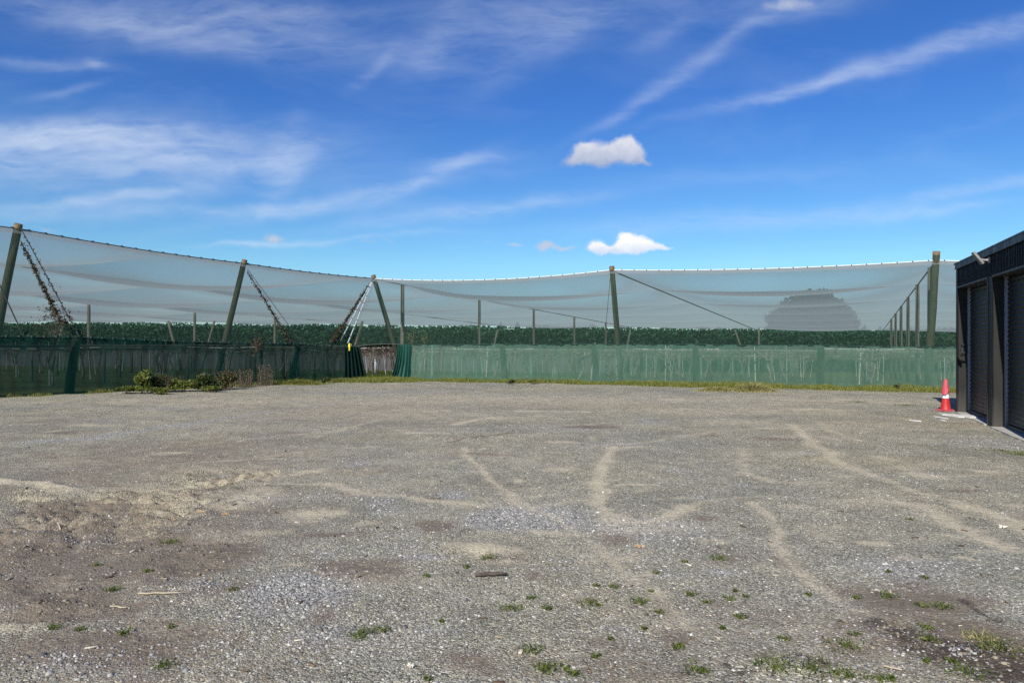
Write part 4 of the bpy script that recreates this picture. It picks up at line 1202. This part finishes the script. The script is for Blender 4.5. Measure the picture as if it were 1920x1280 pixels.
# ------------------------------------------------------------------ far side: pale cloth, hedge, trees
def far_cloth():
    n = 300
    x = np.linspace(-78, 12, n); g = np.array([float(ground_z(a, FARY - .5)) for a in x])
    tp = np.stack([x, np.full(n, FARY - .6) + .15 * np.sin(x * 1.3), g + 2.25 + .05 * np.sin(x * .9)], 1); bt = tp.copy(); bt[:, 2] = g - .05
    o = sheet('shelter_cloth', tp, bt, 6, M['far_cloth'], None, 0, (0, 1), .3, 3, .4)
    tag(o, 'pale grey shelter cloth along the far side of the orchard', 'windbreak cloth')
far_cloth()
def hedge():
    root = empty('hedge', (0, FARY + 2.5, -1.6)); tag(root, 'long dark green shelter hedge along the far side of the orchard', 'hedge')
    def toph(x): return float(np.interp(x, [-80, -40, 0, 30, 62], [3.75, 3.72, 3.28, 3.08, 3.02])) + .22 * (fbm(np.array([x * .35]), np.array([0.]), 12)[0] - .5) * 2
    mb = MB(); xs = np.linspace(-80, 62, 140); V = []; Fc = []
    for i, a in enumerate(xs):
        t = toph(a) + 1.6 - .12
        V += [(a, -1.0, -.3), (a, -.9, t), (a, .9, t), (a, 1.0, -.3)]
    for i in range(139):
        o = 4 * i; Fc += [(o, o+4, o+5, o+1), (o+1, o+5, o+6, o+2), (o+2, o+6, o+7, o+3)]
    mb.add(V, Fc); mb.build('branches', M['hedge_core'], root)  # added solid dark core that blocks the view through the leaves
    n = 42000
    x = RNG.uniform(-80, 62, n); tz = np.array([np.interp(x, xs, [toph(a) for a in xs])])[0] + 1.6
    u = RNG.random(n)
    zz = u * tz * 1.0; y = -1.1 - .35 * (fbm(x * .8, zz * .9, 31) - .2) - RNG.random(n) * .3
    topm = RNG.random(n) < .22
    y = np.where(topm, RNG.uniform(-1.3, 1.0, n), y); zz = np.where(topm, tz - .3 + RNG.random(n)**1.5 * .55 * (0.4 + fbm(x * 1.1, x * 0, 44)), zz)
    v, f = leaves(np.stack([x, y, zz], 1), .20, 0.2, .5); mesh_np('foliage', v, f, M['hedge_leaf'], root)
hedge()

def make_tree(seed, H, R, shape='round', n=3000, size=.5):
    rnd = np.random.default_rng(seed)
    root = empty('tree')
    mb = MB(); mb.tube([(0, 0, -.3), (.1, 0, H * .2), (.0, .1, H * .45), (.1, 0, H * .8)], [H*.035, H*.028, H*.02, H*.006], 9)
    for k in range(7):
        a = k * 0.9 + rnd.uniform(0, .5); z0 = H * rnd.uniform(.22, .5)
        e = np.array([math.cos(a) * R * .65, math.sin(a) * R * .65, z0 + H * rnd.uniform(.15, .35)])
        mb.tube([(0, 0, z0), e * .5 + np.array([0, 0, z0 * .5]), e], [H*.014, H*.009, H*.004], 6)
    mb.build('trunk', M['bark'], root, True)
    cs = []
    lob = 130 if shape == 'round' else 16
    for k in range(lob):
        if shape == 'round':
            a = rnd.uniform(0, 6.283); el = math.asin(rnd.uniform(0.0, 1.0)); rr = rnd.uniform(.55, .86)
            c = np.array([math.cos(a) * math.cos(el) * R * rr, math.sin(a) * math.cos(el) * R * rr, H * .28 + math.sin(el) * H * .66 * rr])
            r = np.array([R * .25, R * .25, H * .12]) * rnd.uniform(.8, 1.2)
        else:
            t = k / lob; c = np.array([rnd.normal() * R * .3 * (1.1 - t), rnd.normal() * R * .3 * (1.1 - t), H * (.2 + .72 * t)])
            r = np.array([R * .6 * (1.05 - t), R * .6 * (1.05 - t), H * .10]) * rnd.uniform(.7, 1.2)
        q = rnd.normal(size=(n // lob, 3)); q /= np.linalg.norm(q, axis=1, keepdims=True)
        cs.append(c + q * r * rnd.random((n // lob, 1))**.35)
    v, f = leaves(np.concatenate(cs), size, .3, .55, rnd); mesh_np('crown', v, f, M['tree_leaf'], root)
    return root
def place_tree(t, px, Y, label, s=1.0, rz=0.0, group='trees beyond the hedge'):
    p = by_pixel(px, Y); t.location = (p[0], p[1], -1.6); t.scale = (s, s, s); t.rotation_euler = (0, 0, rz); tag(t, label, 'tree', group)
place_tree(make_tree(3, 14.2, 8.8, 'round', 24000, .42), 1520, 140, 'large domed tree rising far behind the right netting')
tr1 = make_tree(5, 8, 2.6, 'tall', 1500, .35); tr2 = make_tree(8, 7, 3.2, 'round', 1700, .4)
SM = [(938, 124, 1, .85), (970, 125, 1, .85), (1005, 118, 0, .8), (1032, 124, 0, .85), (870, 130, 0, .8), (905, 128, 1, .8), (1620, 128, 1, .8), (1650, 124, 1, .75), (1745, 120, 0, .75), (800, 126, 0, .7), (590, 122, 0, .85), (440, 118, 0, .8), (250, 112, 0, .8), (60, 108, 0, .9),
      (1080, 130, 0, .7), (1290, 126, 0, .68), (1340, 132, 1, .7), (700, 130, 0, .75), (1770, 132, 0, .8), (1215, 130, 0, .66), (520, 126, 1, .8), (170, 112, 1, .75)]
SL = {938: 'pointed far tree left of the middle roof posts', 970: 'second pointed far tree right of the first', 1620: 'pointed far tree just right of the domed tree', 1650: 'slim far tree between the domed tree and the receding posts'}
u1 = u2 = False
for px, Y, kind, s in SM:
    src = tr1 if kind else tr2
    first = (not u1) if kind else (not u2)
    t = src if first else copy_tree(src)
    if kind: u1 = True
    else: u2 = True
    place_tree(t, px, Y, SL.get(px, 'faint round far tree showing through the roof net' if not kind else 'faint slim far tree showing through the roof net'), s, random.uniform(0, 6))

# ------------------------------------------------------------------ shed
def mat_metal(name, col, rough=.45, spec=.5):
    m, n = material(name)
    P = n.obj()
    dirt = n.noise(n.mapping(P, scale=(3, 3, .6)), 2.2, 5, .65)
    z = n.node('ShaderNodeSeparateXYZ'); n.L.new(P, z.inputs[0])
    splash = n.mapr(n.math('SUBTRACT', z.outputs[2], n.math('MULTIPLY', dirt, .5)), -.2, .45, 1, 0)
    c = n.mix(n.math('MULTIPLY', n.mapr(dirt, .4, .8), .25), col, tuple(min(1, k * 2.2 + .02) for k in col))
    c = n.mix(n.math('MULTIPLY', splash, .35), c, (0.12, 0.11, 0.095))
    r = n.mapr(dirt, .3, .7, rough - .08, rough + .15)
    n.out(n.principled(c, r, 0, None, spec))
    return m
M['clad'] = mat_metal('black steel cladding', (0.005, 0.006, 0.009), .45, .12)
M['flash'] = mat_metal('dark flashing', (0.028, 0.029, 0.032), .5, .35)
M['jamb'] = mat_metal('jamb steel', (0.018, 0.018, 0.0155), .6, .25)
M['shutter'] = mat_metal('roller shutter', (0.0075, 0.0095, 0.0095), .40, .25)
M['alu'] = mat_metal('aluminium guide', (0.24, 0.25, 0.28), .45)
M['black'] = mat_metal('black fitting', (0.012, 0.012, 0.013), .5)
M['conc'] = mat_simple('pale concrete', (0.52, 0.50, 0.44), (0.68, 0.66, 0.6), 5, .9, bump=.1)
M['sill'] = mat_simple('concrete sill', (0.32, 0.30, 0.26), (0.5, 0.48, 0.42), 6, .9, bump=.2)
M['lamp_grey'] = mat_simple('grey lamp body', (0.17, 0.17, 0.16), (0.25, 0.25, 0.235), 8, .5)
M['lamp_face'] = mat_simple('lamp glass', (0.08, 0.08, 0.09), (0.12, 0.12, 0.13), 8, .2)

e1 = norm((-0.376, -1.0)); SC = np.array([11.3, 18.77])
shed = empty('storage_shed', (SC[0], SC[1], 0), math.atan2(e1[1], e1[0]))
tag(shed, 'dark steel clad shed with recessed roller shutters at the right edge', 'shed')
HT = 3.78; LIN = 3.14; DEP = 6.0; REC = .22
doors = [(.17, 3.13), (3.58, 6.54), (6.99, 9.95)]; LEN = 10.12
def ribbed(x0, x1, z0, z1, y, pitch, depth):
    """vertical rib cladding, front at y"""
    xs = []; ys = []
    x = x0
    while x < x1 - 1e-6:
        for dx, dy in ((0, 0), (pitch*.55, 0), (pitch*.68, -depth), (pitch*.87, -depth)):
            if x + dx < x1: xs.append(x + dx); ys.append(y + dy)
        x += pitch
    xs.append(x1); ys.append(y); n = len(xs)
    v = [(a, b, z0) for a, b in zip(xs, ys)] + [(a, b, z1) for a, b in zip(xs, ys)]
    return v, [(i, i+1, n+i+1, n+i) for i in range(n - 1)]
mb = MB()
mb.add(*ribbed(.06, LEN, LIN + .04, HT - .14, 0, .11, .018)); mb.build('front_cladding', M['clad'], shed)
mb = MB()
mb.box(0, LEN, DEP - .1, DEP, 0, HT - .3); mb.box(0, .08, .25, DEP - .102, 0, HT - .2); mb.box(LEN - .08, LEN, .25, DEP - .102, 0, HT - .2)
mb.box(.082, LEN - .082, .25, .33, LIN + .05, HT - .16)
mb.build('back_wall', M['clad'], shed)
mb = MB(); mb.add([(-.12, -.06, HT + .004), (LEN + .12, -.06, HT + .004), (LEN + .12, DEP + .1, HT - .1), (-.12, DEP + .1, HT - .1), (-.12, -.06, HT - .03), (LEN + .12, -.06, HT - .03), (LEN + .12, DEP + .1, HT - .15), (-.12, DEP + .1, HT - .15)],
    [(0,1,2,3),(7,6,5,4),(0,4,5,1),(1,5,6,2),(2,6,7,3),(3,7,4,0)]); mb.build('roof', M['flash'], shed)
mb = MB(); mb.box(-.02, LEN + .02, -.05, -.004, HT - .16, HT - .032); mb.box(-.022, LEN + .022, -.062, -.052, HT - .165, HT - .145); mb.build('fascia', M['flash'], shed)
mb = MB()
piers = [(.0, .17), (3.13, 3.58), (6.54, 6.99), (9.95, LEN)]
for i, (a, b) in enumerate(piers):
    m_ = MB(); m_.box(a, b, -.012 if i else -.03, REC + .03, 0, LIN + .038 if i else HT - .17)
    # a raised cover strip on the pier front
    if 0 < i < 3:
        m_.box(a + .0, a + .05, -.03, -.013, 0.002, LIN + .03); m_.box(b - .07, b - .002, -.026, -.013, 0.002, LIN + .03)
    m_.build('pier', M['jamb'] if False else M['clad'], shed)
for a, b in doors:
    # jamb linings facing along the opening
    m_ = MB(); m_.box(a, a + .006, -.005, REC - .002, 0, LIN); m_.build('jamb', M['jamb'], shed)
    m_ = MB(); m_.box(b - .006, b, -.005, REC - .002, 0, LIN); m_.build('jamb', M['jamb'], shed)
    m_ = MB(); m_.box(a, b, -.03, REC + .01, LIN, LIN + .038); m_.build('lintel_flashing', M['flash'], shed)
    m_ = MB(); m_.box(a + .01, b - .01, -.075, REC + .06, -.05, .03); m_.build('sill', M['sill'], shed)
    rd = empty('roller_door'); rd.parent = shed; rd.location = (a, REC, 0)
    W = b - a
    zs = []; ysv = []
    pitch = .098; z = .09; 
    while z < LIN + .06:
        for dz, dy in ((0, 0), (.2, -.004), (.35, -.016), (.5, -.021), (.65, -.016), (.8, -.004)):
            zs.append(z + dz * pitch); ysv.append(dy + .03)
        z += pitch
    n = len(zs); v = []
    for z_, y_ in zip(zs, ysv): v += [(.055, y_, z_), (W - .055, y_, z_)]
    m_ = MB(); m_.add(v, [(2*i, 2*i+1, 2*i+3, 2*i+2) for i in range(n - 1)]); m_.build('slat_curtain', M['shutter'], rd, True)
    for x0, x1 in ((.008, .06), (W - .06, W - .008)):
        m_ = MB(); m_.box(x0, x1, -.03, .05, .036, LIN - .002); m_.build('guide_rail', M['alu'] if x0 < .1 else M['flash'], rd)
    m_ = MB(); m_.box(.062, W - .062, -.012, .045, .037, .088); m_.build('bottom_bar', M['flash'], rd)
# pull handle on the jamb of the first opening
mb = MB()
mb.tube([(.178, .06, 1.72), (.26, .06, 1.72), (.26, .16, 1.72)], .012, 6); mb.tube([(.178, .06, 1.52), (.26, .06, 1.52), (.26, .16, 1.52)], .012, 6)
mb.box(.177, .215, .03, .09, 1.46, 1.66)
mb.build('door_latch', M['black'], shed)
# wall lamp
sl = lambda x, y: (SC[0] + e1[0] * x + (-e1[1]) * y, SC[1] + e1[1] * x + e1[0] * y)
lx, ly = sl(3.36, -.012)
lamp = empty('flood_light', (lx, ly, 3.52), math.atan2(e1[1], e1[0])); tag(lamp, 'small grey flood light on an arm above the shed shutters', 'light')
mb = MB(); mb.box(-.05, .05, -.035, -.008, -.06, .06); mb.build('mount_plate', M['lamp_grey'], lamp)
mb = MB(); mb.tube([(0, -.035, .0), (0, -.1, .0), (0, -.20, .02)], [.03, .026, .026], 8); mb.build('arm', M['lamp_grey'], lamp)
def obox(c, ax, ay, az):
    c = np.array(c); ax, ay, az = map(np.array, (ax, ay, az)); v = []
    for sz in (-1, 1):
        for sx, sy in ((-1,-1),(1,-1),(1,1),(-1,1)): v.append(c + sx*ax + sy*ay + sz*az)
    return v, [(3,2,1,0),(4,5,6,7),(0,1,5,4),(1,2,6,5),(2,3,7,6),(3,0,4,7)]
dv = norm((0, -.58, .81)); nv = norm((0, -.81, -.58))
mb = MB(); mb.add(*obox((0, -.23, .05), (.09, 0, 0), dv * .155, nv * .022)); mb.build('head', M['lamp_grey'], lamp)
mb = MB(); mb.add(*obox(np.array((0, -.23, .05)) + nv * .024, (.078, 0, 0), dv * .135, nv * .003)); mb.build('glass', M['lamp_face'], lamp)

# broken white sheet beside the cone
bgw = 'broken pieces of white board by the shed'
def shard(px, py, rx, ry, th, label):
    p = G(px, py); d = p[1]; wx = rx * d / F; wy = ry * d * d / (F * EYE)
    n = 11; mb = MB(); ring = []
    for k in range(n):
        a = 6.283 * k / n; r = random.uniform(.6, 1.1); ring.append((math.cos(a) * wx * r, math.sin(a) * wy * r))
    v = [(x, y, 0.0) for x, y in ring] + [(x * .97, y * .97, th + random.uniform(-.004, .004)) for x, y in ring]
    mb.add(v, [tuple(range(n - 1, -1, -1)), tuple(range(n, 2*n))] + [(k, (k+1) % n, n + (k+1) % n, n + k) for k in range(n)])
    o = mb.build('board_shard', M['conc']); o.location = (p[0], p[1], gz(*p) + .006); tag(o, label, 'rubble', bgw)
shard(1790, 781, 16, 4, .025, 'large white board piece lying nearest the cone'); shard(1813, 783, 17, 3.6, .03, 'longest white board piece lying in front of the first shutter')
shard(1769, 785, 5, 1.6, .015, 'small white board chip at the left of the broken pieces'); shard(1758, 783, 5, 1.3, .012, 'tiny white board chip leftmost of the broken pieces'); shard(1768, 789, 4, 1.3, .012, 'tiny white board chip nearest the camera among the pieces')
shard(1716, 790, 9, 1.6, .012, 'thin white board chip lying apart on the gravel'); shard(1764, 776, 3, 1, .01, 'tiny white chip just in front of the cone base')

# ------------------------------------------------------------------ cone
M['cone_red'] = mat_simple('red cone plastic', (0.42, 0.022, 0.022), (0.50, 0.032, 0.030), 7, .5)
M['cone_pink'] = mat_simple('faded cone plastic', (0.42, 0.055, 0.085), (0.52, 0.10, 0.125), 7, .6)
M['cone_white'] = mat_simple('reflective band', (0.72, 0.72, 0.74), (0.82, 0.82, 0.83), 12, .5)
cp = G(1773, 770)
cone = empty('traffic_cone', (cp[0], cp[1], gz(*cp)), .35); tag(cone, 'red traffic cone with a white band beside the shed corner', 'traffic cone')
def lathe(mb, prof, seg=20, squash=1.0):
    v = []; n = len(prof)
    for r, z in prof:
        for k in range(seg):
            a = 6.283185 * k / seg; v.append((math.cos(a) * r, math.sin(a) * r * squash, z))
    f = [(i*seg+k, i*seg+(k+1) % seg, (i+1)*seg+(k+1) % seg, (i+1)*seg+k) for i in range(n-1) for k in range(seg)]
    mb.add(v, f)
def cr(z): return .125 - (.125 - .03) * z / .74
mb = MB()
c8 = []
for k in range(32):
    a = 6.283185 * k / 32; q = .19 / max(abs(math.cos(a)), abs(math.sin(a))); q = min(q, .235); c8.append((math.cos(a) * q, math.sin(a) * q))
v = [(x, y, 0) for x, y in c8] + [(x, y, .025) for x, y in c8] + [(x * .72, y * .72, .036) for x, y in c8]
mb.add(v, [(i*32+k, i*32+(k+1) % 32, (i+1)*32+(k+1) % 32, (i+1)*32+k) for i in range(2) for k in range(32)] + [tuple(range(31, -1, -1)), tuple(range(64, 96))])
mb.build('base', M['cone_pink'], cone)
mb = MB(); lathe(mb, [(cr(.0) * 1.08, .03), (cr(.04), .06), (cr(.2), .2), (cr(.325), .325), (cr(.425), .425), (cr(.6), .6), (cr(.72), .72), (.02, .735), (.001, .735)]); mb.build('body', M['cone_red'], cone, True)
mb = MB(); lathe(mb, [(cr(.325) + .0025, .325), (cr(.325) + .003, .327), (cr(.425) + .003, .423), (cr(.425) + .0025, .425)]); mb.build('band', M['cone_white'], cone, True)
cap = empty('cone_sleeve', (cp[0], cp[1], gz(*cp) + .42), .2); tag(cap, 'faded pink split cone top pulled over the red cone', 'cone top')
mb = MB(); seg = 22; v = []; prof = [(.034, .40), (.045, .37), (.062, .27), (.085, .15), (.112, .03)]
for i, (r, z) in enumerate(prof):
    for k in range(seg):
        a = 6.283185 * k / seg
        zz = z + (0 if i < 4 else (.05 * math.sin(3 * a) + .03 * math.sin(7 * a + 1)))
        rr = r * (1 + (.12 if i == 4 else 0) * math.sin(2 * a))
        v.append((math.cos(a) * rr, math.sin(a) * rr, zz))
f = [(i*seg+k, (i+1)*seg+k, (i+1)*seg+(k+1) % seg, i*seg+(k+1) % seg) for i in range(4) for k in range(seg)] + [tuple(range(seg))]
mb.add(v, f); mb.build('sleeve_shell', M['cone_pink'], cap, True)

# ------------------------------------------------------------------ sky
SUN_TRAVEL = norm((0.411, 0.911)); ELEV = math.radians(35)
w = bpy.data.worlds.new('World'); scene.world = w; w.use_nodes = True
n = NT(w.node_tree)
sky = n.node('ShaderNodeTexSky', sky_type='NISHITA')
sky.sun_disc = False; sky.sun_elevation = ELEV; sky.sun_rotation = math.atan2(-SUN_TRAVEL[0], -SUN_TRAVEL[1])
sky.air_density = 1.0; sky.dust_density = 0.25; sky.ozone_density = 3.0; sky.altitude = 50
hs = n.node('ShaderNodeHueSaturation'); hs.inputs['Saturation'].default_value = 1.22; hs.inputs['Hue'].default_value = 0.506; hs.inputs['Value'].default_value = 1.19
n.L.new(sky.outputs[0], hs.inputs['Color'])
D = n.node('ShaderNodeTexCoord').outputs['Generated']
sp = n.node('ShaderNodeSeparateXYZ'); n.L.new(D, sp.inputs[0])
skyc = n.mix(1.0, hs.outputs[0], n.ramp(sp.outputs[2], [(0.0, (.56, .74, 1.0)), (.05, (.60, .82, 1.0)), (.10, (.64, .90, 1.0)), (.30, (.47, .70, 1.0)), (.6, (.50, .68, .95))]), 'MULTIPLY')
yy = n.math('MAXIMUM', n.math('ABSOLUTE', sp.outputs[1]), .08)
uu = n.math('DIVIDE', sp.outputs[0], yy); vv = n.math('DIVIDE', sp.outputs[2], yy)
cb = n.node('ShaderNodeCombineXYZ'); n.L.new(uu, cb.inputs[0]); n.L.new(vv, cb.inputs[1])
UV = cb.outputs[0]
wob = n.noise(UV, 5.0, 4, .6, 0, 'Color')
wobv = n.vmath('SCALE', n.vmath('SUBTRACT', wob, (.5, .5, .5)), None)
wobv.node.inputs['Scale'].default_value = .05
UVc = n.vmath('ADD', UV, wobv)
def blob(vec, px, py, rx, ry, ang, s):
    m_ = n.mapping(vec, ((px - 960) / F, (640 - py) / F, 0), (0, 0, math.radians(ang)), (rx / F, ry / F, 1), 'TEXTURE')
    q = n.vmath('DOT_PRODUCT', m_, m_, 1)
    return n.math('MULTIPLY', n.math('EXPONENT', n.math('MULTIPLY', q, -1.0)), s)
def total(lst):
    t = lst[0]
    for q in lst[1:]: t = n.math('ADD', t, q)
    return t
STREAKS = [(110,252,240,24,-2,1.0),(60,300,260,50,0,.45),(300,285,340,55,-3,.42),(330,300,90,9,-6,.3),(230,268,120,7,-4,.4),(330,312,110,14,8,.35),(440,325,160,24,18,.28),(525,300,26,75,-22,.3),(545,330,60,18,52,.32),(160,376,170,12,4,.7),(350,396,380,12,1,.36),(640,378,260,13,9,.36),
 (800,342,110,14,26,.42),(880,306,90,13,8,.45),(330,62,230,26,-12,.40),(600,75,200,30,-10,.24),(250,30,330,50,-4,.22),(950,40,170,60,22,.26),(820,70,90,40,60,.2),(700,130,60,12,40,.2),(1000,100,120,30,30,.22),
 (1330,95,200,14,34,.34),(1200,190,120,10,30,.22),(1760,88,300,15,15,.40),(1600,140,260,12,13,.34),(1880,70,90,22,15,.3),(1500,170,200,10,12,.2),(1860,352,170,11,10,.42),(1760,395,200,9,6,.22),(1500,405,330,18,3,.24),(1300,425,200,14,2,.22),
 (480,458,90,5,2,.55),(650,447,150,5,3,.45),(850,404,210,13,7,.36),(1000,385,150,10,5,.2),(90,120,140,12,-4,.3),(185,122,22,10,-18,.4),(130,170,70,8,8,.22),(1480,10,120,26,4,.3),(1150,20,260,40,10,.2),(1420,330,260,18,4,.14),(1250,60,60,16,30,.2),(500,20,260,22,0,.3)]
cir = total([blob(UVc, *q) for q in STREAKS])
fib1 = n.noise(n.mapping(UVc, rot=(0, 0, math.radians(-14)), scale=(1.0, 5.5, 1)), 7.0, 6, .58, .35)
fib2 = n.noise(n.mapping(UVc, rot=(0, 0, math.radians(-30)), scale=(1.2, 4.0, 1)), 22.0, 5, .6, .3)
fib = n.math('ADD', n.math('MULTIPLY', fib1, .7), n.math('MULTIPLY', fib2, .3))
cir = n.math('MULTIPLY', cir, n.mapr(fib, .32, .70, .12, 1.0))
veil = n.math('MULTIPLY', n.mapr(n.noise(n.mapping(UVc, rot=(0, 0, math.radians(-12)), scale=(1, 3, 1)), 3.0, 6, .62, .5), .5, .85), .10)
cir = n.math('MULTIPLY', n.math('SUBTRACT', 1.0, n.math('EXPONENT', n.math('MULTIPLY', n.math('ADD', cir, veil), -1.1))), .85)
up = n.mapr(sp.outputs[2], 0.0, .06)
cir = n.math('MULTIPLY', cir, up)
cum_w = n.noise(UV, 34.0, 5, .6, 0, 'Color')
cw = n.vmath('SCALE', n.vmath('SUBTRACT', cum_w, (.5, .5, .5)), None); cw.node.inputs['Scale'].default_value = .022
UVk = n.vmath('ADD', UV, cw)
CUM_W = [(1120,460,17,15,0,1),(1150,469,40,10,0,1),(1168,452,17,14,0,1),(1188,456,22,20,0,1.1),(1218,461,22,13,0,1),(1246,465,18,6,0,.9)]
CUM_G = [(1072,303,26,14,20,.9),(1092,280,20,16,0,.9),(1112,292,32,20,0,1),(1152,288,42,24,0,1.1),(1176,272,22,18,0,1),(1188,292,22,18,0,1),(1212,306,20,7,-15,.7)]
CUM_S = [(1022,459,20,9,12,.8),(1060,463,28,5,0,.7),(965,460,24,5,6,.6),(513,446,22,12,0,.85),(85,432,40,9,-10,.4),(690,453,34,5,0,.4),(910,450,9,6,0,.4),(1480,8,60,16,0,.6),(730,452,16,4,0,.3)]
nz = n.noise(UV, 60.0, 5, .62)
def cloudmask(lst, lo, hi):
    s = n.math('ADD', total([blob(UVk, *q) for q in lst]), n.math('MULTIPLY', n.math('SUBTRACT', nz, .5), .55))
    return n.mapr(s, lo, hi, smooth=True)
kw = cloudmask(CUM_W, .30, .95); kg = n.math('MULTIPLY', cloudmask(CUM_G, .28, 1.25), .9); ks = n.math('MULTIPLY', cloudmask(CUM_S, .18, .95), .85)
c = n.mix(cir, skyc, (7.6, 8.4, 9.6))
# cloud bodies: whiter towards the sun side (above), greyer below
lumw = n.mapr(n.math('ADD', vv, n.math('MULTIPLY', n.math('SUBTRACT', nz, .5), .02)), (640 - 474) / F, (640 - 452) / F)
lumg = n.mapr(n.math('ADD', vv, n.math('MULTIPLY', n.math('SUBTRACT', nz, .5), .03)), (640 - 308) / F, (640 - 268) / F)
c = n.mix(ks, c, (5.6, 6.0, 7.0))
c = n.mix(kg, c, n.mix(lumg, (4.1, 4.7, 6.2), (7.6, 7.7, 8.3)))
c = n.mix(kw, c, n.mix(lumw, (6.3, 7.4, 9.2), (9.9, 9.9, 9.9)))
bgn = n.node('ShaderNodeBackground'); n.L.new(c, bgn.inputs[0]); bgn.inputs[1].default_value = 0.09
ow = n.node('ShaderNodeOutputWorld'); n.L.new(bgn.outputs[0], ow.inputs[0])

sd = bpy.data.lights.new('sun', 'SUN'); sd.energy = 5.0; sd.angle = math.radians(.53); sd.color = (1.0, .95, .87)
so = bpy.data.objects.new('sun', sd); COL.objects.link(so); so.location = (-8, -16, 20)
dirv = Vector((SUN_TRAVEL[0] * math.cos(ELEV), SUN_TRAVEL[1] * math.cos(ELEV), -math.sin(ELEV)))
so.rotation_euler = dirv.to_track_quat('-Z', 'Y').to_euler()

# ------------------------------------------------------------------ camera and render
cd = bpy.data.cameras.new('camera'); cd.sensor_width = 36; cd.lens = F / 1920 * 36; cd.clip_end = 6000; cd.clip_start = .05
cam = bpy.data.objects.new('camera', cd); COL.objects.link(cam); cam.location = (0, 0, EYE); cam.rotation_euler = (math.radians(90), 0, 0)
scene.camera = cam
scene.render.engine = 'CYCLES'
scene.render.resolution_x = 1024; scene.render.resolution_y = 682
scene.cycles.transparent_max_bounces = 40
scene.cycles.max_bounces = 8
scene.cycles.use_denoising = False
scene.view_settings.view_transform = 'Standard'; scene.view_settings.look = 'None'
scene.view_settings.exposure = 0.2; scene.view_settings.gamma = 1.0
